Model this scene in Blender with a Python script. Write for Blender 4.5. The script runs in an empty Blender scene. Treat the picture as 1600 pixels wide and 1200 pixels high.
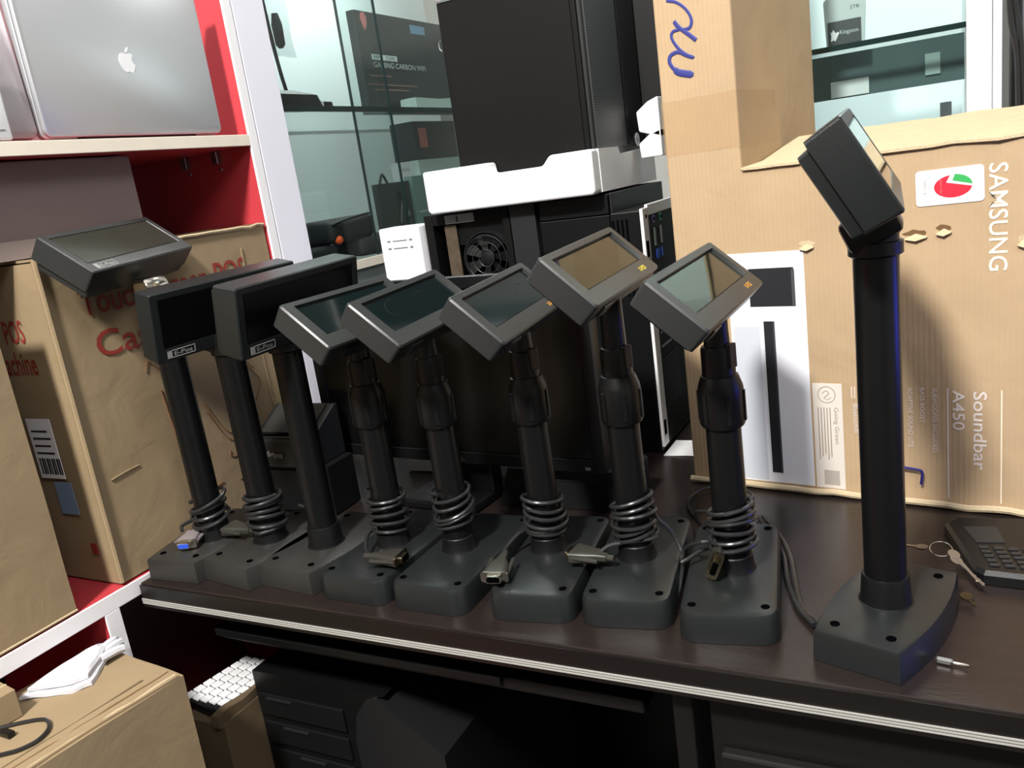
import bpy, bmesh, math, random
from mathutils import Matrix, Vector, noise
random.seed(4)
S = bpy.context.scene
C = S.collection
R = math.radians
# ------------------------------------------------------------------ camera (origin = desk top level, x along desk, y into the shop)
cam = bpy.data.cameras.new('camera'); co = bpy.data.objects.new('camera', cam); C.objects.link(co)
yaw, pit, rol = R(28.4), R(14.0), R(8.1)
F = Vector((-math.sin(yaw)*math.cos(pit), math.cos(yaw)*math.cos(pit), -math.sin(pit)))
R0 = Vector((math.cos(yaw), math.sin(yaw), 0)); U0 = R0.cross(F)
RX = math.cos(rol)*R0 - math.sin(rol)*U0
UX = math.sin(rol)*R0 + math.cos(rol)*U0
M = Matrix((RX, UX, -F)).transposed().to_4x4(); M.translation = (0, 0, .45)
co.matrix_world = M
cam.sensor_width = 36; cam.lens = 36*1293/1600; cam.clip_start = .01
S.camera = co
# ------------------------------------------------------------------ light and exposure
w = bpy.data.worlds.new('world'); S.world = w; w.use_nodes = True
w.node_tree.nodes['Background'].inputs[0].default_value = (.80, .85, .92, 1)
w.node_tree.nodes['Background'].inputs[1].default_value = .055
def area(name, loc, to, size, power, col, sy=None):
    l = bpy.data.lights.new(name, 'AREA'); l.energy = power; l.color = col; l.size = size
    l.shape = 'DISK' if sy is None else 'RECTANGLE'
    if sy: l.size_y = sy
    o = bpy.data.objects.new(name, l); C.objects.link(o); o.location = loc
    o.rotation_euler = (Vector(to)-Vector(loc)).to_track_quat('-Z', 'Y').to_euler()
    return o
area('ceiling_lamp_light', (-.38, -.98, 2.05), (-.50, .95, .25), .28, 116, (1, .97, .92))
area('ceiling_fill_light', (-.3, .9, 2.2), (-.5, 1.2, 0), 1.6, 6, (.95, .97, 1))  # added soft fill from above, not a known lamp
area('cabinet_fill_light', (-1.10, 1.62, 1.15), (-1.12, 1.6, 0), .7, 8.5, (.94, 1, .98), .08)  # fill added to brighten the left cabinet, no strip lamp known there
area('cabinet_fill_light', (-.05, 1.66, 1.15), (-.05, 1.70, 0), .25, 2.4, (.94, 1, .99), .08)  # same added fill for the right cabinet
area('cabinet_fill_light', (-.10, 1.70, .562), (-.10, 1.72, 0), .22, .22, (.94, 1, .99), .08)  # added fill for the compartment below the glass shelf
area('side_fill_light', (1.0, -.35, 2.1), (-.95, .9, .35), 1.0, 28, (.98, .98, 1))  # unseen fill added to brighten the faces turned to the right
area('blue_screen_light', (.42, .88, .20), (-.05, .76, .16), .16, .55, (.05, .07, 1))
S.view_settings.view_transform = 'Standard'; S.view_settings.look = 'None'
S.view_settings.exposure = 0.0; S.view_settings.gamma = 1; S.view_settings.use_curve_mapping = False

# ------------------------------------------------------------------ materials
def lin(c):
    return tuple(((v/255+.055)/1.055)**2.4 if v > 10 else v/255/12.92 for v in c) + (1,)
MATS = {}
def mat(name, rgb, rough=.5, metal=0, bump=0, bscale=200, var=0, vscale=8, spec=.5, emit=None, coat=0, stretch=None, alpha=None):
    m = bpy.data.materials.new(name); m.use_nodes = True; nt = m.node_tree; N = nt.nodes; L = nt.links
    b = N['Principled BSDF']; b.inputs['Base Color'].default_value = lin(rgb)
    b.inputs['Roughness'].default_value = rough; b.inputs['Metallic'].default_value = metal
    b.inputs['Specular IOR Level'].default_value = spec
    if coat: b.inputs['Coat Weight'].default_value = coat; b.inputs['Coat Roughness'].default_value = .05
    if emit: b.inputs['Emission Color'].default_value = lin(rgb); b.inputs['Emission Strength'].default_value = emit
    if alpha is not None: b.inputs['Alpha'].default_value = alpha
    tc = N.new('ShaderNodeTexCoord'); src = tc.outputs['Object']
    if stretch:
        mp = N.new('ShaderNodeMapping'); mp.inputs['Scale'].default_value = stretch
        L.new(src, mp.inputs['Vector']); src = mp.outputs['Vector']
    if var:
        n = N.new('ShaderNodeTexNoise'); n.inputs['Scale'].default_value = vscale; n.inputs['Detail'].default_value = 6
        L.new(src, n.inputs['Vector'])
        mx = N.new('ShaderNodeMix'); mx.data_type = 'RGBA'
        c = lin(rgb); mx.inputs[6].default_value = tuple(v*(1-var) for v in c[:3])+(1,)
        mx.inputs[7].default_value = tuple(min(1, v*(1+var)) for v in c[:3])+(1,)
        L.new(n.outputs['Fac'], mx.inputs[0]); L.new(mx.outputs[2], b.inputs['Base Color'])
    if bump:
        n = N.new('ShaderNodeTexNoise'); n.inputs['Scale'].default_value = bscale; n.inputs['Detail'].default_value = 4
        L.new(src, n.inputs['Vector'])
        bp = N.new('ShaderNodeBump'); bp.inputs['Strength'].default_value = bump; bp.inputs['Distance'].default_value = .002
        L.new(n.outputs['Fac'], bp.inputs['Height']); L.new(bp.outputs['Normal'], b.inputs['Normal'])
    MATS[name] = m
    return m
def cardboard(name, rgb, wave=0, axis='X', rough=.8):
    m = mat(name, rgb, rough, var=.16, vscale=9)
    nt = m.node_tree; N = nt.nodes; L = nt.links; b = N['Principled BSDF']
    tc = N['Texture Coordinate'] if 'Texture Coordinate' in N else [n for n in N if n.type == 'TEX_COORD'][0]
    n1 = N.new('ShaderNodeTexNoise'); n1.inputs['Scale'].default_value = 14; n1.inputs['Detail'].default_value = 5; n1.inputs['Distortion'].default_value = .6
    L.new(tc.outputs['Object'], n1.inputs['Vector'])
    bp = N.new('ShaderNodeBump'); bp.inputs['Strength'].default_value = .35; bp.inputs['Distance'].default_value = .006
    L.new(n1.outputs['Fac'], bp.inputs['Height'])
    out = bp
    if wave:
        wv = N.new('ShaderNodeTexWave'); wv.bands_direction = axis; wv.inputs['Scale'].default_value = wave
        wv.inputs['Distortion'].default_value = .5; wv.inputs['Detail'].default_value = 1
        L.new(tc.outputs['Object'], wv.inputs['Vector'])
        b2 = N.new('ShaderNodeBump'); b2.inputs['Strength'].default_value = .35; b2.inputs['Distance'].default_value = .0007
        L.new(wv.outputs['Fac'], b2.inputs['Height']); L.new(bp.outputs['Normal'], b2.inputs['Normal']); out = b2
    L.new(out.outputs['Normal'], b.inputs['Normal'])
    return m
card = cardboard('cardboard', (148, 128, 98))
card_s = cardboard('cardboard_ribbed', (182, 156, 122), 55, 'X')
card_edge = mat('cardboard_torn', (196, 178, 144), .9, bump=.5, bscale=300, var=.1, vscale=60)
card_dark = mat('cardboard_inside', (110, 82, 52), .9)
red_ink = mat('red_ink', (140, 46, 36), .7)
line_ink = mat('brown_line_ink', (128, 84, 52), .8)
white_ink = mat('white_ink', (250, 232, 208), .7)
pale_ink = mat('pale_ink', (226, 214, 206), .7)
white_print = mat('white_print', (238, 240, 246), .35)
grey_print = mat('grey_print', (206, 211, 220), .4)
dark_print = mat('dark_print', (40, 42, 46), .35)
dark_print2 = mat('dark_print_side', (74, 76, 80), .35)
blue_ink = mat('blue_marker', (48, 54, 128), .5)
plastic = mat('charcoal_plastic', (31, 34, 34), .31, bump=.12, bscale=900, var=.10, vscale=30)
plastic2 = mat('charcoal_plastic_dusty', (44, 43, 41), .46, bump=.15, bscale=700, var=.18, vscale=22)
plastic_hd = mat('grey_plastic_housing', (45, 47, 47), .34, bump=.10, bscale=1200, var=.06, vscale=40)
blackp = mat('black_plastic', (15, 16, 17), .36, spec=.35, bump=.05, bscale=600)
blackm = mat('matt_black', (13, 14, 15), .55, spec=.3)
pole_m = mat('black_pole', (14, 15, 16), .32, spec=.35, var=.15, vscale=25)
screen_m = mat('glossy_screen', (6, 20, 21), .08, spec=.22)
screen_r = mat('reflective_screen', (70, 72, 60), .04, metal=.72)
screen_g = mat('dim_grey_screen', (70, 74, 66), .16, metal=.5, var=.2, vscale=20)
screen_b = mat('black_screen', (9, 9, 10), .22)
white_line = mat('badge_white', (150, 150, 148), .5)
yellow_ink = mat('badge_yellow', (240, 216, 60), .5)
orange_ink = mat('badge_orange', (242, 170, 60), .5)
cable_m = mat('cable_rubber', (36, 37, 38), .32)
chrome = mat('chrome', (205, 200, 190), .18, metal=1)
steel = mat('brushed_steel', (170, 170, 168), .32, metal=1)
brass = mat('brass', (112, 106, 88), .3, metal=1)
vga_blue = mat('vga_blue', (50, 90, 215), .4)
hole_m = mat('hole_dark', (5, 5, 6), .9, spec=0)
wood = mat('dark_wood', (36, 29, 27), .27, var=.35, vscale=16, stretch=(1, 9, 9), bump=.15, bscale=60)
wood_e = mat('dark_wood_edge', (22, 19, 18), .35, var=.25, vscale=20, stretch=(1, 9, 9))
strip_w = mat('edge_stripe_white', (176, 174, 168), .4)
under_m = mat('under_desk_board', (14, 13, 13), .5)  # colour lowered to carry the shade under the desk
white_b = mat('white_board', (248, 246, 248), .5, bump=.1, bscale=80)
lilac_b = mat('white_laminate', (240, 240, 250), .4)
cream_b = mat('cream_edge', (232, 222, 206), .5, var=.08, vscale=30)
red_b = mat('red_laminate', (192, 62, 70), .35)
foam_m = mat('white_foam', (244, 244, 246), .7, bump=.2, bscale=500)
case_m = mat('case_black', (17, 17, 17), .5, spec=.15, bump=.05, bscale=500)
case_g = mat('case_grey', (34, 36, 37), .4)
alu = mat('aluminium', (196, 199, 202), .36, metal=.6)
alu_d = mat('mauve_aluminium', (168, 158, 162), .4, metal=.5)
glow_w = mat('white_plastic', (238, 238, 240), .3)
wall_m = mat('cabinet_white', (222, 228, 228), .6)
wall_r = mat('shop_wall', (196, 196, 192), .8, bump=.1, bscale=50)
floor_m = mat('dark_floor_tile', (58, 54, 52), .5, var=.2, vscale=4)
tealbox = mat('dark_teal_box', (36, 44, 46), .35, var=.2, vscale=12)
grey_txt = mat('grey_text', (200, 208, 208), .6)
orange_p = mat('orange_plastic', (236, 92, 40), .4)
cloth_m = mat('white_cloth', (205, 205, 210), .9, bump=.6, bscale=90)
sticker_r = mat('sticker_red', (214, 42, 62), .4)
sticker_g = mat('sticker_green', (60, 170, 90), .4)
lab_m = mat('label_grey', (222, 214, 204), .5)
lab_ink = mat('label_ink', (150, 134, 120), .6)
blue_wire = mat('blue_hook', (40, 36, 110), .35)
blue_lab = mat('blue_sticker', (126, 146, 172), .5)
dark_fab = mat('black_fabric', (34, 37, 38), .75, bump=.4, bscale=260)
purple_p = mat('purple_port', (120, 100, 190), .4)
green_p = mat('green_port', (60, 180, 130), .4)
usb_p = mat('usb_blue', (50, 90, 200), .4)
bin_m = mat('grey_bin', (120, 122, 124), .45)
def glass(name, rgb, rough=.0, mixf=.85):
    m = bpy.data.materials.new(name); m.use_nodes = True; nt = m.node_tree; N = nt.nodes; L = nt.links; N.clear()
    o = N.new('ShaderNodeOutputMaterial'); t = N.new('ShaderNodeBsdfTransparent'); t.inputs[0].default_value = lin(rgb)
    g = N.new('ShaderNodeBsdfGlossy'); g.inputs['Roughness'].default_value = .03
    fr = N.new('ShaderNodeLayerWeight'); fr.inputs[0].default_value = .5
    pw = N.new('ShaderNodeMath'); pw.operation = 'POWER'; L.new(fr.outputs['Facing'], pw.inputs[0]); pw.inputs[1].default_value = 4
    ad = N.new('ShaderNodeMath'); ad.operation = 'MULTIPLY_ADD'; L.new(pw.outputs[0], ad.inputs[0]); ad.inputs[1].default_value = .8; ad.inputs[2].default_value = .03
    mx = N.new('ShaderNodeMixShader'); L.new(ad.outputs[0], mx.inputs[0]); L.new(t.outputs[0], mx.inputs[1]); L.new(g.outputs[0], mx.inputs[2])
    L.new(mx.outputs[0], o.inputs[0]); return m
glass_m = glass('cabinet_glass', (243, 248, 247))
glass_c = glass('clear_film', (238, 240, 240))
glass_shelf = mat('glass_shelf', (150, 176, 174), .08, alpha=.18)
glass_edge = mat('glass_edge', (22, 44, 44), .2)

# mesh fabric for the case front
def add_dots(m, sc):
    nt = m.node_tree; N = nt.nodes; L = nt.links; b = N['Principled BSDF']
    tc = N.new('ShaderNodeTexCoord'); v = N.new('ShaderNodeTexVoronoi'); v.inputs['Scale'].default_value = sc
    v.inputs['Randomness'].default_value = 0
    L.new(tc.outputs['Object'], v.inputs['Vector'])
    cr = N.new('ShaderNodeValToRGB'); cr.color_ramp.elements[0].color = (.004, .004, .004, 1); cr.color_ramp.elements[1].color = (.06, .062, .064, 1)
    cr.color_ramp.elements[0].position = .25; cr.color_ramp.elements[1].position = .45
    L.new(v.outputs['Distance'], cr.inputs[0]); L.new(cr.outputs[0], b.inputs['Base Color'])
mesh_m = mat('perforated_mesh', (40, 41, 43), .45); add_dots(mesh_m, 260)

# ------------------------------------------------------------------ mesh helpers
def obj(name, bm, m, parent=None, Mx=None, smooth=False, world=False, bev=0, label=None):
    bmesh.ops.recalc_face_normals(bm, faces=bm.faces)
    me = bpy.data.meshes.new(name); bm.to_mesh(me); bm.free(); me.materials.append(m)
    o = bpy.data.objects.new(name, me); C.objects.link(o)
    if smooth:
        for p in me.polygons: p.use_smooth = True
        try: me.set_sharp_from_angle(angle=R(38))
        except Exception: pass
    if bev:
        b = o.modifiers.new('bevel', 'BEVEL'); b.width = bev; b.segments = 2; b.limit_method = 'ANGLE'; b.angle_limit = R(40)
    put(o, parent, Mx, world)
    if label: o['label'] = label
    return o
def put(o, parent, Mx=None, world=False):
    Mx = Mx or Matrix()
    if parent:
        o.parent = parent
        if world: Mx = wm(parent).inverted() @ Mx
    o.matrix_basis = Mx
def wm(o):
    return (wm(o.parent) @ o.matrix_basis) if o.parent else o.matrix_basis.copy()
def thing(name, label, cat, loc=(0, 0, 0), rz=0, group=None):
    o = bpy.data.objects.new(name, None); C.objects.link(o); o.empty_display_size = .02
    o.matrix_basis = Matrix.Translation(loc) @ Matrix.Rotation(rz, 4, 'Z')
    return tag(o, label, cat, group)
def tag(o, label, cat, group=None):
    o['label'] = label; o['category'] = cat
    if group: o['group'] = group
    return o
def struct(o): o['kind'] = 'structure'; return o
def box(bm, x0, x1, y0, y1, z0, z1, Mx=None, r=0, seg=2):
    g = bmesh.ops.create_cube(bm, size=1)
    vs = g['verts']
    for v in vs: v.co = Vector(((x0+x1)/2+v.co.x*(x1-x0), (y0+y1)/2+v.co.y*(y1-y0), (z0+z1)/2+v.co.z*(z1-z0)))
    if r:
        es = list({e for v in vs for e in v.link_edges})
        g2 = bmesh.ops.bevel(bm, geom=es, offset=r, segments=seg, affect='EDGES', profile=.5)
        vs = list({v for f in g2['faces'] for v in f.verts} | {v for v in vs if v.is_valid})
    if Mx:
        for v in vs: v.co = Mx @ v.co
    return bm
def BX(*a, **k): return box(bmesh.new(), *a, **k)
def loft(bm, rings, cap0=True, cap1=True):
    prev = None; first = None
    for rg in rings:
        cur = [bm.verts.new(p) for p in rg]
        if prev:
            n = len(cur)
            for i in range(n): bm.faces.new((prev[i], prev[(i+1) % n], cur[(i+1) % n], cur[i]))
        else: first = cur
        prev = cur
    if cap0: bm.faces.new(list(reversed(first)))
    if cap1: bm.faces.new(prev)
    return bm
def lathe(bm, prof, n=32, Mx=None, cap=True):
    rings = [[Vector((r*math.cos(2*math.pi*i/n), r*math.sin(2*math.pi*i/n), z)) for i in range(n)] for r, z in prof]
    if Mx: rings = [[Mx @ p for p in rg] for rg in rings]
    return loft(bm, rings, cap, cap)
def rrect(w, h, r, n=4, cx=0, cy=0):
    P = []
    for sx, sy, a0 in ((1, 1, 0), (-1, 1, 90), (-1, -1, 180), (1, -1, 270)):
        for i in range(n+1):
            a = R(a0+90*i/n); P.append((cx+sx*(w/2-r)+r*math.cos(a), cy+sy*(h/2-r)+r*math.sin(a)))
    return P
def prism(bm, pts, z0, z1, Mx=None):
    a = [Vector((x, y, z0)) for x, y in pts]; b = [Vector((x, y, z1)) for x, y in pts]
    if Mx: a = [Mx @ p for p in a]; b = [Mx @ p for p in b]
    return loft(bm, [a, b])
def cat(pts, k=6, closed=False):
    P = [Vector(p) for p in pts]; n = len(P); out = []
    rg = range(n) if closed else range(n-1)
    for i in rg:
        p0 = P[(i-1) % n] if closed or i > 0 else P[0]*2-P[1]
        p1 = P[i]; p2 = P[(i+1) % n]
        p3 = P[(i+2) % n] if closed or i+2 < n else P[-1]*2-P[-2]
        for j in range(k):
            t = j/k
            out.append(.5*((2*p1)+(p2-p0)*t+(2*p0-5*p1+4*p2-p3)*t*t+(3*p1-p0-3*p2+p3)*t**3))
    if not closed: out.append(P[-1])
    return out
def tube(bm, pts, r, n=8, closed=False, flat=None):
    rings = []; N = len(pts); up = None
    for i, p in enumerate(pts):
        if closed: t = pts[(i+1) % N]-pts[i-1]
        else: t = pts[min(i+1, N-1)]-pts[max(i-1, 0)]
        t = t.normalized() if t.length > 1e-9 else Vector((0, 0, 1))
        if up is None:
            up = t.orthogonal().normalized() if flat is None else flat
        s = t.cross(up); 
        s = s.normalized() if s.length > 1e-6 else t.orthogonal().normalized()
        up2 = s.cross(t).normalized()
        if flat is None: up = up2
        rr = r[i] if isinstance(r, (list, tuple)) else r
        k = .15 if flat is not None else 1
        rings.append([p+rr*(math.cos(2*math.pi*j/n)*s+math.sin(2*math.pi*j/n)*up2*k) for j in range(n)])
    if closed: rings.append(rings[0])
    return loft(bm, rings, not closed, not closed)
def TB(pts, r, k=6, **q): return tube(bmesh.new(), cat(pts, k), r, **q)
def frame(o, right, up):
    r = Vector(right).normalized(); u = Vector(up).normalized(); n = r.cross(u)
    m = Matrix((r, u, n)).transposed().to_4x4(); m.translation = Vector(o); return m
def text_bm(s, w=None, h=None, th=0, align='L', bold=0):
    th = 0
    cu = bpy.data.curves.new('t', 'FONT'); cu.body = s; cu.size = 1; cu.resolution_u = 3; cu.offset = bold
    o = bpy.data.objects.new('t', cu); me = bpy.data.meshes.new_from_object(o)
    bm = bmesh.new(); bm.from_mesh(me)
    bpy.data.objects.remove(o); bpy.data.curves.remove(cu); bpy.data.meshes.remove(me)
    xs = [v.co.x for v in bm.verts]; ys = [v.co.y for v in bm.verts]
    x0, x1, y1 = min(xs), max(xs), max(ys)
    y0 = min(ys) if not any(c in s for c in 'gpqyjQ') else 0
    sy = h/(y1-y0) if h else w/(x1-x0); sx = w/(x1-x0) if w else sy
    dx = 0 if align == 'L' else (x1-x0)/2
    for v in bm.verts: v.co = Vector(((v.co.x-x0-dx)*sx, (v.co.y-y0)*sy, 0))
    if th:
        g = bmesh.ops.extrude_face_region(bm, geom=bm.faces[:])
        for v in g['geom']:
            if isinstance(v, bmesh.types.BMVert): v.co.z += th
    return bm
def text(name, s, m, parent, Mx, w=None, h=None, th=.0003, world=False, **k):
    return obj(name, text_bm(s, w, h, th, **k), m, parent, Mx, world=world)
def disp(bm, amp, sc, seed=0):
    for v in bm.verts: v.co += noise.noise_vector(v.co*sc+Vector((seed, seed*2, 0)))*amp
    return bm
def subd(bm, n):
    bmesh.ops.subdivide_edges(bm, edges=bm.edges[:], cuts=n, use_grid_fill=True); return bm
T = Matrix.Translation
def RZ(a): return Matrix.Rotation(a, 4, 'Z')
def RY(a): return Matrix.Rotation(a, 4, 'Y')
def RXm(a): return Matrix.Rotation(a, 4, 'X')

# ------------------------------------------------------------------ setting
struct(obj('floor', BX(-2.6, 2.2, -2.6, 3.0, -.80, -.75), floor_m))
struct(obj('ceiling', BX(-2.6, 2.2, -2.6, 3.0, 2.30, 2.35), wall_r))
struct(obj('wall_back', BX(-2.6, 2.2, 3.0, 3.05, -.75, 2.30), wall_r))
struct(obj('wall_left', BX(-2.65, -2.6, -2.6, 3.0, -.75, 2.30), wall_r))
struct(obj('wall_right', BX(2.2, 2.25, -2.6, 3.0, -.75, 2.30), wall_r))
struct(obj('wall_front', BX(-2.6, 2.2, -2.65, -2.6, -.75, 2.30), wall_r))

# ------------------------------------------------------------------ desk
desk = thing('shop_desk', 'long dark wooden counter desk with three white stripes along its front edge', 'desk', (0, 0, -.75))
obj('desktop', BX(-.945, .95, .645, 1.478, -.034, -.0005), wood, desk, Matrix(), world=True, bev=.0015)
obj('front_edge', BX(-.9449, .9499, .6425, .6449, -.034, -.003), wood_e, desk, Matrix(), world=True)
for i in range(3):
    obj('edge_stripe', BX(-.945, .95, .6412, .6424, -.0232-.0028*i, -.0218-.0028*i), strip_w, desk, Matrix(), world=True)
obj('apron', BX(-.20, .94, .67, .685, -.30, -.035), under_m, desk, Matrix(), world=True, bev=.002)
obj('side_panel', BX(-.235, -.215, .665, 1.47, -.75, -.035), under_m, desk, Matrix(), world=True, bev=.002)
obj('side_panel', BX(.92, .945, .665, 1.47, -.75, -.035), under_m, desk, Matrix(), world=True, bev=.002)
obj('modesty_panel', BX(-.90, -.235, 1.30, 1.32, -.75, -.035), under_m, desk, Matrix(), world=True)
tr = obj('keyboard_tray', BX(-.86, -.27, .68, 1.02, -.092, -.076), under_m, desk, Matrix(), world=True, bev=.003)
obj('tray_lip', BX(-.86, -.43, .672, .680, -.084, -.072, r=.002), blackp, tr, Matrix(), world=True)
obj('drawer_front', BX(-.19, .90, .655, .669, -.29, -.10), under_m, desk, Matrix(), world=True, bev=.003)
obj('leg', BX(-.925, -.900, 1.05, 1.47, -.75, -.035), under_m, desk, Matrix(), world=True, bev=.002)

# ------------------------------------------------------------------ left red and white shelving
XF = -.957
sh = thing('shelving_unit', 'red laminate shelving with white front edges at left end of desk', 'shelf', (XF, .1, -.75))
def shp(n, *a, m=red_b, **k): return obj(n, BX(*a), m, sh, Matrix(), world=True, **k)
shp('end_panel', -1.24, XF-.004, 1.03, 1.048, -.75, 1.3)
shp('end_panel_edge', XF-.004, XF, 1.030, 1.048, -.75, 1.3, m=white_b, bev=.001)
shp('back_panel', -1.26, -1.24, -.7, 1.048, -.75, 1.3, m=alu_d)
shp('shelf_board', -1.24, XF-.003, -.7, 1.03, .552, .567)
shp('shelf_edge', XF-.003, XF, -.7, 1.03, .551, .568, m=cream_b, bev=.0008)
shp('ledge_board', -1.24, XF-.003, -.7, 1.03, -.020, 0)
shp('ledge_edge', XF-.003, XF, -.7, 1.03, -.022, .0, m=white_b, bev=.0008)
shp('divider', -1.24, XF-.003, .594, .616, -.75, -.022)
shp('divider_edge', XF-.003, XF, .594, .616, -.75, -.022, m=white_b, bev=.0008)
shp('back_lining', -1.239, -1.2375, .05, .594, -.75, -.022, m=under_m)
shp('kick_board', -1.24, XF-.02, -.7, 1.03, -.75, -.69)
for y, z in ((1.0299, .525), (1.0299, .535)):
    pass
for x in (-1.10, -1.03):
    br = obj('bracket', BX(x-.006, x+.006, 1.019, 1.0299, .532, .5518), steel, sh, Matrix(), world=True, bev=.001)
    obj('screw', lathe(bmesh.new(), [(.003, 0), (.002, .0015)], 12, T((x, 1.0300, .524)) @ RXm(R(90))), steel, br, Matrix(), world=True)

# ------------------------------------------------------------------ left glass cabinet (same run, behind the shelving)
gc = thing('glass_display_cabinet', 'white display cabinet with sliding glass doors behind the monitor', 'cabinet', (-.96, 1.05, -.75))
def gcp(n, *a, m=wall_m, **k): return obj(n, BX(*a), m, gc, Matrix(), world=True, **k)
gcp('corner_post', -1.30, -.957, 1.0505, 1.122, -.75, 1.3, m=lilac_b, bev=.001)
gcp('back_panel', -1.34, -1.30, 1.0505, 2.20, -.75, 1.3)
gcp('base_cupboard', -1.30, -.965, 1.122, 2.20, -.75, .322, m=mat('cupboard_grey', (120, 130, 128), .5))
gcp('cupboard_edge', -.965, -.957, 1.122, 2.20, .322, .338, m=cream_b)
gcp('door_rail', -.985, -.9655, 1.122, 2.20, .3225, .332, m=steel)
gs = gcp('glass_shelf', -1.30, -.975, 1.1225, 2.20, .606, .614, m=glass_shelf)
gcp('shelf_edge', -.975, -.971, 1.1225, 2.20, .605, .615, m=glass_edge)
d1 = gcp('sliding_door', -.9655, -.9625, 1.122, 1.440, .339, 1.2, m=glass_m)
gcp('door_edge', -.9660, -.9620, 1.440, 1.4435, .339, 1.2, m=glass_edge)
d2 = gcp('sliding_door', -.972, -.969, 1.331, 2.20, .339, 1.2, m=glass_m)
gcp('door_edge', -.9725, -.9685, 1.3275, 1.331, .339, 1.2, m=glass_edge)

# ------------------------------------------------------------------ right glass cabinet (along the back)
rc = thing('wall_display_cabinet', 'white glass fronted cabinet on the wall behind the large carton', 'cabinet', (-.24, 1.5, -.75))
def rcp(n, *a, m=wall_m, **k): return obj(n, BX(*a), m, rc, Matrix(), world=True, **k)
rcp('back_panel', -.30, .09, 1.80, 1.83, -.75, 1.3)
rcp('left_post', -.30, -.236, 1.50, 1.80, -.75, 1.3, m=mat('side_grey', (150, 166, 168), .4), bev=.002)
rcp('right_post', .037, .070, 1.50, 1.80, -.75, 1.3, m=white_b, bev=.001)
rcp('post_side', .0701, .084, 1.515, 1.80, -.75, 1.3, m=lilac_b, bev=.001)
rcp('cabinet_floor', -.236, .037, 1.50, 1.80, -.75, .430, m=wall_m)
rcp('floor_edge', -.236, .037, 1.494, 1.4998, .418, .431, m=glass_edge)
rcp('glass_shelf', -.2358, .0368, 1.52, 1.7998, .572, .579, m=glass_shelf)
rcp('shelf_edge', -.2358, .0368, 1.512, 1.5199, .5715, .5795, m=glass_edge)
rcp('under_shelf_reflection', -.2355, .0365, 1.600, 1.606, .500, .5715, m=mat('teal_grey_reflection', (86, 104, 106), .12))  # slab standing in for the dark reflection beneath the glass shelf
rcp('band_patch', -.165, -.105, 1.596, 1.5998, .502, .528, m=MATS['cabinet_white'])  # pale patches set on the reflection slab
rcp('band_patch', -.020, .002, 1.596, 1.5998, .515, .548, m=mat('pale_teal_patch', (150, 172, 170), .4))
rcp('glass_door', -.235, .036, 1.500, 1.503, .432, 1.25, m=glass_m)
rcp('door_frame', -.2355, -.222, 1.494, 1.4998, .432, 1.25, m=mat('door_frame_grey', (96, 116, 120), .3), bev=.001)
gx = thing('grey_metal_locker', 'grey metal cabinet at far right edge behind the white post', 'locker', (.20, 1.62, -.75))
obj('body', BX(.112, .5, 1.55, 1.83, -.75, 1.3), bin_m, gx, Matrix(), world=True, bev=.004)
obj('door', BX(.118, .36, 1.54, 1.5499, -.6, 1.25), bin_m, gx, Matrix(), world=True, bev=.003)
cb = obj('hanging_cable', tube(tube(bmesh.new(), cat([(.092, 1.487, 1.0), (.090, 1.487, .62), (.101, 1.487, .52), (.104, 1.487, .44), (.108, 1.487, .38), (.12, 1.487, 0), (.12, 1.487, -.74)]), .0038),
    cat([(.098, 1.487, 1.0), (.094, 1.487, .66), (.105, 1.487, .55), (.110, 1.487, .46), (.112, 1.487, .38), (.127, 1.487, 0), (.127, 1.487, -.74)]), .0030), cable_m, smooth=True)
tag(cb, 'pair of dark cables hanging beside the white post at far right', 'cable')

# ------------------------------------------------------------------ pole displays
def coil(r0, z0, z1, turns, seed, tail):
    rnd = random.Random(seed); P = []; n = int(turns*12)
    a0 = rnd.uniform(0, 6)
    ta = rnd.uniform(0, 6.28)
    for i in range(n):
        a = a0+2*math.pi*i/12; t = i/n; k = i//12
        rr = r0+.0014+.0022*(.5+.5*math.sin(t*turns*1.7+seed))
        z = z0+(z1-z0)*t+.0030*math.sin(a-t*7+seed)+.0036*math.cos(a-ta)+.0015*math.sin(t*23)
        P.append((rr*math.cos(a)+.0012*math.sin(t*9+seed), rr*math.sin(a), z))
    return P
plug_m = mat('plug_plastic', (52, 51, 46), .35)
def connector(parent, p, d, kind='serial', roll=0):
    """plug lying at world point p, cable leaving towards -d; returns nothing"""
    d = Vector(d).normalized(); side = Vector((0, 0, 1)).cross(d).normalized(); up = d.cross(side)
    m = Matrix((d, side, up)).transposed().to_4x4(); m.translation = Vector(p); m = m @ RXm(R(roll))
    bm = bmesh.new()
    loft(bm, [[Vector((x, y*w_, z*h_)) for y, z in rrect(1, 1, .2, 3)] for x, w_, h_ in ((-.032, .009, .007), (-.022, .012, .009), (-.012, .022, .012), (.004, .028, .013), (.008, .030, .013))])
    tube(bm, [Vector((-.040, 0, 0)), Vector((-.030, 0, 0))], .0036)
    for s in (-1, 1):
        tube(bm, [Vector((-.026, s*.0125, 0)), Vector((.006, s*.0125, 0))], .0024)
    c = obj('connector', bm, plug_m if kind != 'vga' else alu_d, parent, m, smooth=True, world=True)
    bm = bmesh.new(); loft(bm, [[Vector((x, y, z)) for y, z in rrect(.031, .0125, .003, 3)] for x in (.008, .0095)])
    loft(bm, [[Vector((x, y, z)) for y, z in rrect(.0175, .0085, .0025, 3)] for x in (.0095, .015)])
    obj('metal_shell', bm, brass if kind == 'serial' else chrome, c, Matrix())
    bm = bmesh.new(); loft(bm, [[Vector((x, y, z)) for y, z in rrect(.0145, .006, .002, 3)] for x in (.015, .0156)])
    obj('pin_face', bm, vga_blue if kind == 'vga' else hole_m, c, Matrix())
    return c

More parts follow.
